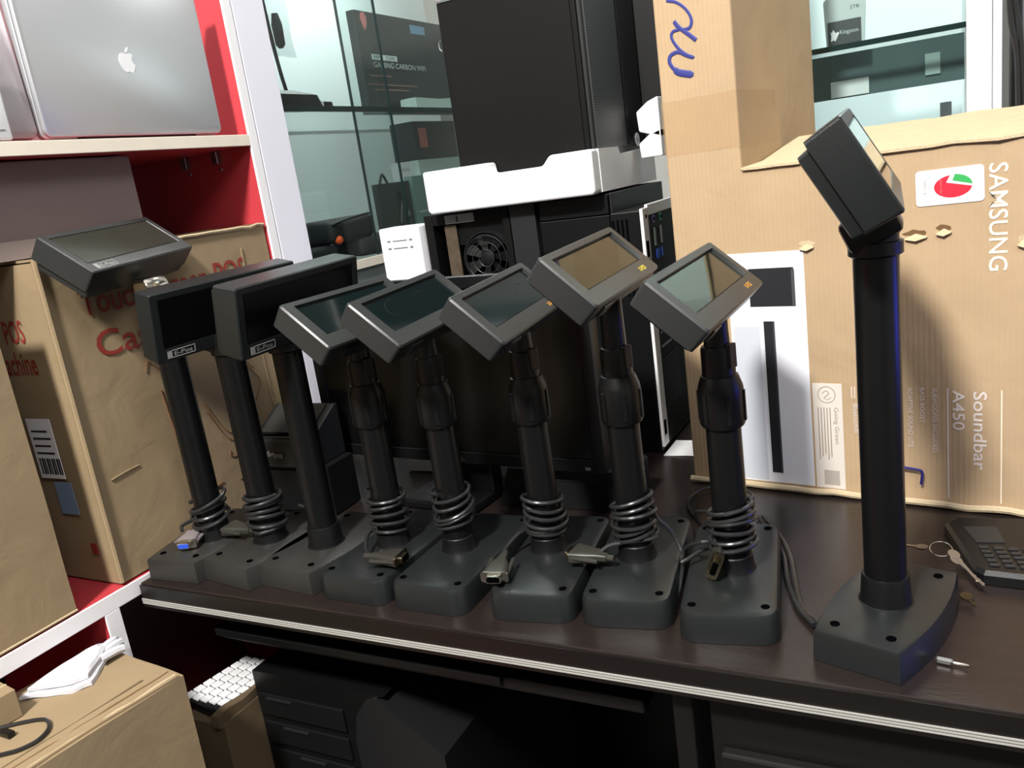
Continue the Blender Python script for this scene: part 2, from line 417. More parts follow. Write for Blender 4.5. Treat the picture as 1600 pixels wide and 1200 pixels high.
def base_bm(kind, w, l):
    bm = bmesh.new()
    if kind == 'X':
        prof = [(.000, .0), (.000, .004), (-.0012, .024), (-.003, .0285), (-.0065, .030)]
        rings = []
        for o, z in prof:
            rings.append([Vector((x, y, z)) for x, y in rrect(w+2*o, l+2*o, .018+o*.6, 6)])
        return loft(bm, rings)
    def outline(o):
        P = []; n = 10
        for i in range(n+1):
            t = -1+2*i/n; P.append((w/2+o+.010*(1-t*t), t*(l/2+o)))
        for i in range(n+1):
            t = 1-2*i/n; P.append((-w/2-o-.010*(1-t*t), t*(l/2+o)))
        return P
    for_ = [(0, 0), (0, .003), (-.0008, .026), (-.0018, .0285), (-.004, .0297)]
    return loft(bm, [[Vector((x, y, z)) for x, y in outline(o)] for o, z in for_])

def display(kind, x, y, rot, pole, head, label, bw=.093, bl=.20, bo=(0, 0), scr='dark', badge=None, dusty=False, hw=None):
    """kind X = telescopic pole and tilted display, E = plain pole and thick display"""
    root = thing('pole_display', label, 'pole display', (bo[0], bo[1], 0), R(rot), 'customer pole displays lined up on the desk')
    pm = plastic2 if dusty else plastic
    obj('base', base_bm(kind, bw, bl), pm, root, Matrix(), smooth=True)
    W = bw/2-.013; Lh = bl/2-.018
    for sx in (-1, 1):
        for sy in (-1, 1):
            obj('screw_hole', lathe(bmesh.new(), [(.0042, .0292), (.0042, .0304), (.0032, .0306)], 14, T((sx*W, sy*Lh, 0))), hole_m, root, Matrix(), smooth=True)
    px, py, ptop = pole
    PM = T((px, py, 0))
    if kind == 'X':
        obj('base_collar', lathe(bmesh.new(), [(.0225, .0295), (.0205, .034), (.0195, .046), (.0185, .047)], 40), blackp, root, PM, True, True)
        pl = obj('pole', lathe(bmesh.new(), [(.0178, .047), (.0172, .186)], 40), pole_m, root, PM, True, True)
        obj('locking_sleeve', lathe(bmesh.new(), [(.0175, .184), (.0205, .185), (.0222, .188), (.0222, .222), (.0215, .226), (.0180, .236), (.0165, .2365)], 40), blackp, pl, Matrix(), True)
        for k in range(6):
            a = k*math.pi/3
            obj('sleeve_rib', BX(.0215, .0236, -.0022, .0022, .190, .221, r=.0006), blackp, pl, RZ(a))
        up = obj('upper_tube', lathe(bmesh.new(), [(.0162, .2365), (.0162, .262), (.0150, .2655), (.0125, .266), (.0118, ptop-.018), (.0118, ptop-.002)], 36), blackp, root, PM, True, True)
        obj('tube_clip', BX(.0120, .0175, -.006, .006, .244, .268, r=.001), blackp, up, RZ(R(-20)))
    else:
        obj('base_collar', lathe(bmesh.new(), [(.0250, .0292), (.0228, .0305), (.0218, .035), (.0204, .0545), (.0198, .0560), (.0182, .0562)], 44), blackp, root, PM, True, True)
        pl = obj('pole', lathe(bmesh.new(), [(.0180, .052), (.0180, ptop-.012)], 44), pole_m, root, PM, True, True)
        obj('pole_cap', lathe(bmesh.new(), [(.0185, ptop-.013), (.0215, ptop-.011), (.0215, ptop-.001), (.017, ptop)], 40), blackp, pl, Matrix(), True)
    (hx, hy, hz, psi, tilt, roll), (hwid, hh, hd) = head
    HM = T((hx, hy, hz)) @ RZ(R(psi)) @ RY(R(-tilt)) @ RXm(R(roll))
    bm = bmesh.new()
    f = hd/2
    if kind == 'X':
        def rg(x, w_, h_, r, cz=0, cy=0): return [Vector((x, a+cy, b+cz)) for a, b in rrect(w_, h_, r, 3)]
        ow, oh, oy, oz = hwid-.028, hh-.027, .002, .0055
        loft(bm, [rg(-f-.004, hwid-.05, hh-.03, .004), rg(-f, hwid-.012, hh-.010, .004), rg(-f+.003, hwid-.003, hh-.003, .004), rg(f-.002, hwid, hh, .004), rg(f, hwid-.003, hh-.003, .003),
                  rg(f, ow, oh, .0012, oz, oy), rg(f-.0045, ow-.002, oh-.002, .0012, oz, oy)])
        hsg = obj('display_housing', bm, plastic_hd, root, HM, True, True)
        sm = {'dark': screen_m, 'refl': screen_r}[scr]
        obj('screen', BX(f-.0046, f-.0032, oy-ow/2+.002, oy+ow/2-.002, oz-oh/2+.002, oz+oh/2-.002), sm, hsg, Matrix())
        if badge:
            text('badge', 'X-POS', badge, hsg, frame((f+.0001, hwid/2-.050, -hh/2+.0062), (0, 1, 0), (0, 0, 1)), w=.019, h=.0058, bold=.02)
        obj('cable_port', BX(-.008, .006, -hwid/2+.03, -hwid/2+.055, -hh/2-.0016, -hh/2+.003, r=.001), grey_print if False else plastic_hd, hsg, Matrix())
        # neck from upper tube to the back of the housing
        a = Vector((px, py, ptop-.006)); b = HM @ Vector((-f-.002, 0, 0))
        nk = bmesh.new(); tube(nk, [a, a.lerp(b, .5)+Vector((0, 0, .002)), b], [.0118, .013, .015], 16)
        box(nk, -.012, .004, -.020, .020, -.014, .014, HM @ T((-f-.004, 0, 0)), r=.003)
        obj('neck', nk, blackp, root, Matrix(), True, True)
    else:
        def rg(x, w_, h_, r, cz=0, cy=0): return [Vector((x, a+cy, b+cz)) for a, b in rrect(w_, h_, r, 3)]
        loft(bm, [rg(-f-.011, hwid-.020, hh-.016, .003, -.003), rg(-f-.010, hwid-.014, hh-.010, .003, -.003), rg(-f-.001, hwid-.012, hh-.008, .003, -.003), rg(-f, hwid-.002, hh-.002, .003),
                  rg(f-.0015, hwid, hh, .003), rg(f, hwid-.003, hh-.003, .002),
                  rg(f, hwid-.020, hh-.024, .001, .004), rg(f-.0012, hwid-.021, hh-.025, .001, .004)])
        hsg = obj('display_housing', bm, (plastic_hd if scr == 'grey' else plastic), root, HM, True, True)
        sm = {'black': screen_b, 'grey': screen_g, 'refl': screen_r}[scr]
        obj('screen', BX(f-.0013, f-.0003, -hwid/2+.012, hwid/2-.012, -hh/2+.0175, hh/2-.0095), sm, hsg, Matrix())
        if badge:
            y0 = -hwid/2+.014; z0 = -hh/2+.0035
            bm2 = bmesh.new(); w_, h_ = .037, .0095
            for a_, b_, c_, d_ in ((0, w_, 0, .0008), (0, w_, h_-.0008, h_), (0, .006, 0, h_), (w_-.0008, w_, 0, h_)):
                box(bm2, f, f+.0004, y0+a_, y0+b_, z0+c_, z0+d_)
            bd = obj('badge', bm2, white_line, hsg, Matrix())
            text('lettering', 'E-Pos', white_line, bd, frame((f+.0001, y0+.009, z0+.0022), (0, 1, 0), (0, 0, 1)), w=.024, h=.0052, bold=.015)
        a = Vector((px, py, ptop-.004))
        nk = bmesh.new()
        if scr == 'grey':     # tipped back display on a metal knuckle
            tube(nk, [Vector((px, py, ptop-.01)), Vector((px-.004, py, ptop+.014))], [.014, .011], 16)
            obj('neck', nk, blackp, root, Matrix(), True, True)
            kb_ = bmesh.new(); lathe(kb_, [(.0125, -.017), (.014, -.015), (.014, .015), (.0125, .017)], 28, T((px-.006, py, ptop+.022)) @ RXm(R(90)))
            obj('hinge_knuckle', kb_, chrome, root, Matrix(), True, True)
        else:
            b = HM @ Vector((-f*.6, 0, -hh/2+.004))
            Mn = T((b.x*.5+px*.5, b.y*.5+py*.5, (b.z+ptop)/2)) @ RZ(R(psi)) @ RY(R(-tilt*.8))
            box(nk, -.024, .020, -.024, .024, -.013, .015, Mn, r=.005)
            tube(nk, [a, b+Vector((0, 0, .004))], [.0185, .019], 20)
            obj('neck', nk, blackp, root, Matrix(), True, True)
    return root
XW = (.197, .073, .029)
G = display
d8 = G('X', 0, 0, 9, (-.193, .780, .300), ((-.205, .782, .317, -4.5, 48.5, 2.6), (.204, .072, .029)), 'pole display with orange lettering under a half reflecting screen, nearest the tall plain pole', .094, .206, (-.196, .786), 'refl', orange_ink)
d7 = G('X', 0, 0, 8, (-.300, .787, .325), ((-.311, .787, .343, -1.4, 46.5, 2.6), (.198, .072, .029)), 'pole display raised higher than its neighbours, yellow lettering under a gold reflecting screen', .094, .206, (-.298, .790), 'refl', yellow_ink)
d6 = G('X', 0, 0, 7, (-.407, .787, .295), ((-.419, .787, .312, 1.8, 46.5, 2.8), (.195, .073, .029)), 'pole display with dark green screen and small golden lettering on its frame', .095, .204, (-.397, .778), 'dark', orange_ink)
d5 = G('X', 0, 0, 0, (-.517, .768, .298), ((-.527, .768, .316, 1.3, 48, 2.5), (.193, .074, .029)), 'pole display with scratched dark green screen and unlettered frame, fully in view', .098, .202, (-.508, .768), 'dark', None)
d4 = G('X', 0, 0, -1, (-.612, .766, .298), ((-.611, .770, .314, -.2, 50, -.5), (.197, .078, .030)), 'telescopic pole display with unlettered frame, beside the upright thick displays', .098, .200, (-.610, .767), 'dark', None)
d3 = G('E', 0, 0, -5, (-.705, .747, .296), ((-.692, .760, .339, -3.8, -11, 1.8), (.203, .083, .035)), 'upright thick black pole display on a bare pole without wound cable', .088, .168, (-.707, .757), 'black', True, True)
d2 = G('E', 0, 0, -8, (-.798, .745, .296), ((-.797, .750, .341, -10, -12.5, 1.6), (.210, .084, .029)), 'upright thick black pole display with thick grey cable wound around its pole', .088, .168, (-.796, .750), 'black', True, True)
d1 = G('E', 0, 0, 3, (-.892, .736, .354), ((-.929, .725, .4258, 13, 51.5, 3.2), (.2105, .0786, .029)), 'leftmost pole display, tipped back flat on a silver hinge', .084, .168, (-.899, .742), 'grey', True, True)
d9 = G('E', 0, 0, -16.5, (-.048, .746, .358), ((-.060, .749, .420, 1.4, 29.6, 3.1), (.179, .084, .030)), 'tallest pole display at right, seen from behind with glossy bluish black pole', .074, .160, (-.046, .745), 'refl', None)
for d_, arcs in ((d5, (((-.045, -.004), (-.052, .006), (-.044, .016), (-.028, .020)), ((.010, .012), (.030, .014), (.046, .006)))), (d4, (((.030, .010), (.045, .016), (.058, .014)),)), (d6, (((.020, .0), (.035, .012), (.048, .010)),))):
    h_ = [c for c in d_.children if c.name.startswith('display_housing')][0]
    for P in arcs: obj('scratch', TB([(.0114, y, z+.003) for y, z in P], .00022), case_g, h_, Matrix())
# cables: coils wound around the poles, with plugs
def cable(root, pole, z0, z1, turns, seed, tail, r=.0023, rr=.0205, conn=None, kind='serial', roll=0):
    P = [Vector((pole[0]+x, pole[1]+y, z)) for x, y, z in coil(rr, z0, z1, turns, seed, tail)]
    pts = P
    if tail:
        pts = [Vector(t) for t in reversed(tail)] + P
    c = obj('cable', tube(bmesh.new(), cat(pts, 3), r, 8), cable_m, root, Matrix(), True, True)
    if conn:
        connector(c, conn[0], conn[1], kind, roll)
    return c
cable(d8, (-.193, .78), .052, .100, 6.2, 1, [(-.222, .770, .060), (-.246, .784, .042), (-.243, .764, .038), (-.225, .780, .046), (-.211, .782, .048), (-.207, .762, .048)], conn=((-.2045, .752, .049), (.12, -1, -.06)), roll=68)
cable(d7, (-.300, .787), .050, .098, 6.4, 2, [(-.318, .764, .052), (-.330, .757, .046)], conn=((-.352, .753, .043), (-1, .10, 0)))
cable(d6, (-.407, .787), .046, .094, 6.0, 3, [(-.428, .775, .056), (-.441, .745, .045), (-.438, .722, .04)], conn=((-.430, .700, .040), (.2, -1, -.1)), kind='chrome')
cable(d5, (-.517, .768), .056, .108, 5.6, 4, [(-.535, .790, .06)])
cable(d4, (-.612, .766), .046, .100, 5.2, 5, [(-.628, .735, .048), (-.615, .715, .040), (-.595, .706, .040)], conn=((-.570, .708, .0405), (1, .1, 0)))
cable(d2, (-.798, .745), .046, .094, 6.4, 6, [(-.825, .742, .05)], r=.0029, rr=.021, conn=((-.855, .738, .0415), (-1, .05, 0)), kind='chrome')
cable(d1, (-.892, .736), .052, .086, 4.4, 7, [(-.928, .735, .05), (-.940, .725, .045), (-.925, .712, .045)], r=.0027, rr=.021, conn=((-.898, .697, .0395), (.35, -1, -.1)), kind='vga')
obj('loose_cable', TB([(-.276, .790, .075), (-.262, .800, .052), (-.250, .790, .0335), (-.246, .765, .020), (-.246, .740, .004), (-.246, .715, .004)], .0022), cable_m, d7, Matrix(), True, True)
obj('loose_cable', TB([(-.172, .795, .085), (-.190, .84, .06), (-.262, .90, .034), (-.268, .93, .004), (-.30, .99, .004), (-.29, 1.04, .004), (-.25, 1.05, .004), (-.222, 1.025, .004), (-.225, .99, .004)], .0018), cable_m, d8, Matrix(), True, True)
for k, o_ in enumerate((0, .007)):
    obj('cable', TB([(-.205+o_, .962, .004), (-.176+o_, .905, .004+.004*k), (-.158+o_, .86, .006), (-.146+o_, .81, .004+.003*k), (-.128+o_*.5, .757, .004), (-.110+o_, .728, .004)], .0026), cable_m, d9, Matrix(), True, True)
obj('loose_cable', TB([(-.758, .765, .070), (-.742, .778, .060), (-.745, .800, .052), (-.772, .790, .055)], .0022), cable_m, d2, Matrix(), True, True)

# ------------------------------------------------------------------ large sound bar carton (L shaped), standing behind the displays
BA = Vector((-.313, 1.078, 0)); ba = R(-9)
sb = thing('sound_bar_carton', 'tall L shaped brown cardboard carton with white picture panel, red and green sticker', 'box', BA, ba)
bm = bmesh.new()
L_out = [(0, .002), (.56, .002), (.56, .419), (.098, .419), (.098, .80), (0, .80)]
def prism_xz(bm, pts, y0, y1):
    return loft(bm, [[Vector((x, y0, z)) for x, z in pts], [Vector((x, y1, z)) for x, z in pts]])
prism_xz(bm, L_out, 0, .32)
bs = obj('carton_body', bm, card_s, sb, Matrix(), bev=.003)
ub, ut = Vector((1, 0, 0)), Vector((0, 0, 1))
def FR(u, z, off=.0004): return frame((u, -off, z), (1, 0, 0), (0, 0, 1))
def FD(u, z, off=.0006): return frame((u, -off, z), (0, 0, -1), (1, 0, 0))   # text reading downwards
def patch(name, u0, u1, z0, z1, m, off=.0, th=.0004, par=sb, r=0):
    bm = bmesh.new(); pts = rrect(u1-u0, z1-z0, r, 4, (u0+u1)/2, (z0+z1)/2) if r else [(u0, z0), (u1, z0), (u1, z1), (u0, z1)]
    loft(bm, [[Vector((x, -off-k, z)) for x, z in pts] for k in (0, th)])
    return obj(name, bm, m, par, Matrix())
pn = patch('picture_panel', .070, .1675, .010, .316, white_print)
patch('grey_field', .074, .108, .012, .222, grey_print, .0004, .0002, pn)
patch('speaker_picture', .098, .1545, .2475, .296, dark_print, .0004, .0003, pn)
patch('speaker_picture_side', .1515, .1555, .2475, .294, dark_print2, .0007, .0002, pn)
patch('bar_picture', .1135, .1275, .0240, .2285, dark_print, .0004, .0003, pn)
patch('bar_picture_side', .1255, .1275, .0240, .2285, dark_print2, .0007, .0002, pn)
text('lettering', 'SAMSUNG', white_ink, sb, FD(.3630, .3940), w=.1130, h=.0175, bold=.008)
text('lettering', 'Soundbar', pale_ink, sb, FD(.3480, .1450), w=.0940, h=.0135, bold=.01)
text('lettering', 'A450', pale_ink, sb, FD(.3270, .1460), w=.0480, h=.0125, bold=.01)
text('lettering', 'SUBWOOFER INCLUDED', pale_ink, sb, FD(.3060, .1475), w=.078, h=.0052)
text('lettering', 'BASS BOOST', pale_ink, sb, FD(.2930, .1475), w=.043, h=.0050)
text('lettering', 'ADAPTIVE SOUND LITE', pale_ink, sb, FD(.2800, .1475), w=.074, h=.0050)
text('lettering', 'ONE REMOTE CONTROL', pale_ink, sb, FD(.2665, .1475), w=.076, h=.0050)
text('lettering', 'Bluetooth\u00ae', pale_ink, sb, FD(.2180, .1240), w=.038, h=.0060)
patch('printed_rule', .3213, .3227, .012, .1475, pale_ink)
patch('printed_rule', .3752, .3764, .012, .1475, white_ink)
for k in range(3): patch('printed_bar', .2165+.0035*k, .2175+.0035*k, .131, .146, pale_ink)
lb = patch('eco_label', .1700, .2055, .0095, .1490, lab_m)
text('lettering', 'Going Green', lab_ink, lb, FD(.1955, .118, .0005), w=.048, h=.0050, th=.0001)
for k in range(5):
    patch('text_line', .1755+.0036*k, .1766+.0036*k, .048+.004*(k % 3), .1175, lab_ink, .0004, .0001, lb)
patch('grey_square', .180, .199, .014, .034, mat('label_grey_dark', (176, 168, 158), .6), .0004, .0001, lb)
rg_ = bmesh.new(); cpts = [Vector((.187+.0105*math.cos(a*math.pi/10), -.0005, .1345+.0105*math.sin(a*math.pi/10))) for a in range(20)]
tube(rg_, cpts, .0004, 5, True)
tube(rg_, cat([(.182, -.0005, .136), (.186, -.0005, .1395), (.190, -.0005, .1365), (.187, -.0005, .133), (.184, -.0005, .1305), (.188, -.0005, .128), (.192, -.0005, .131)]), .0004, 5)
obj('globe_mark', rg_, lab_ink, lb, Matrix())
# sticker
Sm = frame((.3258, -.0006, .3750), (math.cos(R(1)), 0, math.sin(R(1))), (-math.sin(R(1)), 0, math.cos(R(1))))
st = obj('sticker', prism(bmesh.new(), rrect(.066, .038, .004, 4), 0, .0004), glow_w, sb, Sm)
def ell(a0, a1, n=16, rx=.0185, ry=.0120): return [(rx*math.cos(R(a0+(a1-a0)*i/n)), ry*math.sin(R(a0+(a1-a0)*i/n))) for i in range(n+1)]
obj('red_mark', prism(bmesh.new(), ell(98, 352)+[(-.0065, .0045)], .0004, .0006), sticker_r, st, T((.0035, -.0005, 0)))
obj('green_mark', prism(bmesh.new(), ell(0, 84)+[(-.0005, .0055)], .0004, .0006), sticker_g, st, T((.0035, 0, 0)))
text('lettering', 'NB0018', line_ink, st, T((-.0255, .0085, .0004)) @ RZ(R(-90)), w=.0150, h=.0034, th=.0001)
text('lettering', 'cool n lite', white_ink, st, T((-.0090, .0075, .0006)) @ RZ(R(-90)), w=.0150, h=.0022, th=.0001)
# hand written marker stroke
S1 = [(0.019, 0.6292), (0.0323, 0.6244), (0.0438, 0.6137), (0.0493, 0.6017), (0.0465, 0.5932), (0.0376, 0.5923), (0.0307, 0.5974), (0.0271, 0.6037), (0.0337, 0.595), (0.0434, 0.5866), (0.0533, 0.5773)]
S2 = [(0.0325, 0.5935), (0.0239, 0.5924), (0.0221, 0.5853), (0.0294, 0.5727), (0.0391, 0.5634), (0.0481, 0.5584), (0.0391, 0.5625), (0.029, 0.5682), (0.0192, 0.5663), (0.0164, 0.5602), (0.019, 0.5532), (0.0268, 0.5452), (0.0371, 0.5414), (0.0464, 0.5388)]
bm = bmesh.new()
for Q, a, b in ((S1, .0010, .0017), (S2, .0011, .0017)):
    P = cat([(u, -.0008, z) for u, z in Q], 6); n = len(P)
    tube(bm, P, [1.55*(a+(b-a)*i/n) + (.0016 if (Q is S2 and i > n*.80 and i < n*.97) else 0) for i in range(n)], 8, flat=Vector((0, 1, 0)))
obj('handwriting', bm, blue_ink, sb, Matrix())
# lid flap, torn edges, tape, torn patches
bm = bmesh.new(); n = 22
rows = []
for j, yy in enumerate((-.004, .03, .09, .16)):
    zz = (.4205, .4270, .4375, .4480)[j]
    rows.append([Vector((.100+.46*i/n, yy+(.003*noise.noise(Vector((i*.9, 0, 3))) if j == 0 else 0), zz+.0022*noise.noise(Vector((i*.5, j, 1)))+(-.010 if i == 0 and j else 0))) for i in range(n+1)])
for dz in (0, -.003):
    g = [[bm.verts.new(p+Vector((0, 0, dz))) for p in r_] for r_ in rows]
    for j in range(3):
        for i in range(n): bm.faces.new((g[j][i], g[j][i+1], g[j+1][i+1], g[j+1][i]))
    if dz == 0: g0 = g
for i in range(n): bm.faces.new((g0[0][i], g0[0][i+1], g[0][i+1], g[0][i]))
obj('lid_flap', bm, card_edge, sb, Matrix())
bm = bmesh.new()
P = cat([(.098+.462*i/26, -.0012, .4190+.0028*noise.noise(Vector((i*.7, 5, 0)))) for i in range(27)], 2)
tube(bm, P, .0016, 6)
obj('torn_edge', bm, card_edge, sb, Matrix())
bm = bmesh.new()
P = cat([(-.002+.56*i/26, -.005+.002*noise.noise(Vector((i*.7, 2, 0))), .0052+.0022*noise.noise(Vector((i*.6, 9, 0)))) for i in range(27)], 2)
tube(bm, P, .0042, 8)
obj('crushed_bottom_edge', bm, card_edge, sb, Matrix(), smooth=True)
tp = bmesh.new(); box(tp, -.0006, .0986, -.0006, .14, .446, .512); subd(tp, 7); disp(tp, .0008, 60, 3)
obj('clear_tape', tp, mat('clear_tape', (206, 168, 120), .18, alpha=.18, bump=.8, bscale=50), sb, Matrix(), smooth=True)
for k, (u, z, w_) in enumerate(((.172, .3200, .018), (.224, .326, .010), (.262, .3255, .022), (.292, .3235, .024), (.320, .327, .016), (.272, .3130, .014), (.395, .310, .012))):
    rd = random.Random(k)
    pts = [(u+w_*.55*math.cos(a)*rd.uniform(.7, 1.1), z+.0040*math.sin(a)*rd.uniform(.6, 1.2)) for a in [i*math.pi/5 for i in range(10)]]
    bm = bmesh.new(); loft(bm, [[Vector((x, -kk, zz+.0035)) for x, zz in pts] for kk in (.0001, .0004)])
    tq = obj('torn_patch', bm, card_dark if k in (3, 4, 1) else card_edge, sb, Matrix())
    bm = bmesh.new(); loft(bm, [[Vector((u-w_*.5, -.0002, z-.002)), Vector((u, -.0002, z-.0045)), Vector((u+w_*.5, -.0002, z-.001)), Vector((u, -.0002, z+.003))], [Vector((u-w_*.45, -.004, z-.003)), Vector((u, -.005, z-.005)), Vector((u+w_*.45, -.0035, z-.002)), Vector((u+.002, -.0012, z+.002))]])
    obj('torn_flap', bm, card_edge, tq, Matrix())
hk = obj('wire_hook', tube(bmesh.new(), cat([(.262, -.004, .0450), (.271, -.006, .0486), (.290, -.006, .0470), (.2950, -.006, .0440), (.2938, -.006, .0290)], 5), .0016, 8), blue_wire, sb, Matrix(), smooth=True)

# ------------------------------------------------------------------ cartons on the red ledge
def mk_carton(name, label, x0, x1, y0, y1, z0, z1, m=card, seed=1, flaps=True, amp=.0022):
    t = thing(name, label, 'box', ((x0+x1)/2, (y0+y1)/2, z0))
    bm = BX(x0, x1, y0, y1, z0, z1); subd(bm, 9); disp(bm, amp, 11, seed)
    obj('carton_body', bm, m, t, Matrix(), smooth=True, world=True)
    return t
tc_ = mk_carton('till_carton', 'brown carton printed in red, standing behind the leftmost pole displays', -1.20, -.9625, .632, 1.026, .003, .428, card, 3, amp=.0008)
xf = -.9605
def FX(y, z, off=-.0004): return frame((xf+off, y, z), (0, 1, 0), (0, 0, 1))
def ptext(s, y, z, w, h, m=red_ink, **k):
    bm = text_bm(s, w, h, .0003, **k)
    for v in bm.verts: v.co = FX(y, z) @ v.co
    subdiv = None
    return obj('lettering', bm, m, tc_, Matrix(), world=True)
ptext('Touch Screen POS', .676, .352, .292, .034, bold=.01)
ptext('Cash', .684, .296, .112, .035, bold=.01)
def FY(x, z, off=-.0010): return frame((x, .6300-off, z), (1, 0, 0), (0, 0, 1))
for s, x, z, w_ in (('POS', -1.058, .331, .040), ('Machine', -1.092, .290, .082)):
    bm = text_bm(s, w_, .030, .0003, bold=.01)
    for v in bm.verts: v.co = FY(x, z) @ v.co
    obj('lettering', bm, red_ink, tc_, Matrix(), world=True)
obj('shipping_label', BX(-1.062, -1.013, .6283, .6290, .150, .232), glow_w, tc_, Matrix(), world=True)
bm = bmesh.new()
for k in range(9): box(bm, -1.056+.005*k, -1.0535+.005*k+.001*(k % 2), .6279, .6283, .156, .178)
for k in range(4): box(bm, -1.056, -1.020-.004*(k % 2), .6279, .6283, .184+.010*k, .1865+.010*k)
obj('barcode', bm, dark_print, tc_, Matrix(), world=True)
obj('blue_label', BX(-1.040, -1.005, .6283, .6290, .100, .145), blue_lab, tc_, Matrix(), world=True)
obj('printed_square', BX(-1.000, -.988, .6283, .6290, .045, .060), red_ink, tc_, Matrix(), world=True)
# line drawing printed on the carton side
bm = bmesh.new()
def ln(P, r=.0007): tube(bm, cat([(xf-.0006, y, z) for y, z in P], 4), r, 5)
for o_ in (0, .007, .016):
    ln([(.762+o_, .232), (.770+o_, .14), (.772+o_, .065)]); ln([(.792-o_*.3, .262), (.800-o_*.3, .20), (.806, .14)])
ln([(.772, .065), (.80, .063), (.83, .068)]); ln([(.745, .262), (.752, .275), (.765, .262), (.79, .24)])
for o_ in (0, .012):
    ln([(.830, .190-o_), (.850, .150-o_), (.868, .133-o_), (.885, .150-o_), (.905, .178-o_)])
ln([(.856, .108), (.858, .098), (.90, .098)]); ln([(.915, .235), (.94, .205), (.947, .19), (.93, .165)]); ln([(.90, .27), (.93, .225), (.94, .215)])
ln([(.862, .060), (.885, .058), (.90, .075)])
ln([(.80, .275), (.83, .292), (.86, .298)]); ln([(.81, .268), (.84, .282)])
obj('line_drawing', bm, line_ink, tc_, Matrix(), world=True)
# flaps and corner seam
for nm, a in (('top_flap', (-1.20, -.962, .634, 1.026, .4290, .4320)),):
    bm = BX(*a); subd(bm, 7); disp(bm, .0022, 16, 8); obj(nm, bm, card, tc_, Matrix(), world=True)
bm = bmesh.new(); P = cat([(-.9600+.001*noise.noise(Vector((i, 0, 0))), .6315, .006+.424*i/20) for i in range(21)], 2); tube(bm, P, .0038, 8)
obj('corner_seam', bm, card, tc_, Matrix(), True, True)
bm = bmesh.new(); P = cat([(-.9595, .634+.39*i/24, .4300+.003*noise.noise(Vector((i*.8, 4, 0)))) for i in range(25)], 2); tube(bm, P, .0022, 6)
obj('torn_edge', bm, card_edge, tc_, Matrix(), True, True)
for P, r_ in (([(-.9618, .965, .008), (-.9612, .966, .12), (-.9618, .964, .25), (-.9612, .966, .40)], .0012), ([(-.9614, .655, .140), (-.9610, .675, .143), (-.9616, .70, .144)], .0010)):
    obj('crease', tube(bmesh.new(), cat(P, 5), r_, 6), card, tc_, Matrix(), True, True)
fc = mk_carton('plain_carton', 'plain brown carton at the left edge, half hiding the red printed carton', -1.20, -.9585, .10, .563, .003, .400, card, 5, amp=.0012)
obj('torn_edge', tube(bmesh.new(), cat([(-.959, .12+.443*i/20, .0045+.0010*noise.noise(Vector((i, 3, 0)))) for i in range(21)], 2), .0016, 6), card_edge, fc, Matrix(), True, True)

mb = thing('mauve_box', 'mauve grey flat box lying on the cartons under the upper red shelf', 'box', (-1.10, .60, .4335))
obj('body', BX(-1.20, -1.0015, .08, .836, .4335, .5500), mat('mauve_card', (128, 112, 112), .6), mb, Matrix(), world=True, bev=.002)
obj('lid_rim', BX(-1.0014, -.9990, .08, .837, .4335, .4560), mat('mauve_card_light', (150, 136, 132), .6), mb, Matrix(), world=True)
# ------------------------------------------------------------------ laptops on the upper red shelf
def laptop(name, label, loc, rz, lean, w_, h_, lm, logo):
    t = thing(name, label, 'laptop', loc, rz)
    LM = RY(R(-lean)) 
    bm = bmesh.new(); loft(bm, [[Vector((x, y, z)) for y, z in rrect(w_-2*o, h_-2*o, .010, 5, 0, h_/2+.004)] for x, o in ((-.006, .001), (-.005, 0), (-.001, 0), (0, .001))])
    lid = obj('lid', bm, lm, t, LM, True)
    bm = bmesh.new(); loft(bm, [[Vector((x, y, z)) for y, z in rrect(w_-2*o, h_-2*o, .010, 5, 0, h_/2+.002)] for x, o in ((-.020, .002), (-.018, 0), (-.0095, 0), (-.0085, .001))])
    obj('keyboard_deck', bm, lm, t, LM, True)
    obj('hinge_bar', BX(-.014, -.003, -w_*.33, w_*.33, .0015, .008, r=.001), blackp, t, LM)
    if logo:
        s = .030
        body = [(0, -.42), (.10, -.47), (.22, -.46), (.34, -.30), (.41, -.12), (.30, -.03), (.26, .10), (.30, .22), (.38, .28), (.27, .36), (.12, .36), (0, .31), (-.13, .36), (-.28, .34), (-.39, .20), (-.42, .02), (-.36, -.22), (-.24, -.41), (-.12, -.47)]
        leaf = [(0, .38), (.03, .50), (.12, .60), (.20, .63), (.19, .52), (.11, .42)]
        bm = bmesh.new(); Mp = frame((.0001, 0, h_*.5), (0, 1, 0), (0, 0, 1))
        prism(bm, [(x*s, y*s) for x, y in body], 0, .0004, Mp); prism(bm, [(x*s, y*s) for x, y in leaf], 0, .0004, Mp)
        obj('emblem', bm, glow_w, lid, Matrix())
    return t
laptop('laptop', 'silver laptop with white fruit emblem, leaning closed on the upper red shelf', (-.964, .838, .568), 0, 0, .290, .198, alu, True)
laptop('laptop', 'mauve grey laptop standing closed at the top left corner', (-.968, .548, .568), R(2), 3, .285, .205, alu_d, False)
wd = thing('white_router', 'white rounded plastic device at the left edge of the upper shelf', 'router', (-.950, .60, .568))
obj('body', BX(-.9655, -.9585, .44, .648, .5695, .66, r=.003, seg=3), glow_w, wd, Matrix(), True, True)
obj('front_seam', BX(-.9585, -.9580, .45, .640, .580, .5815), bin_m, wd, Matrix(), world=True)

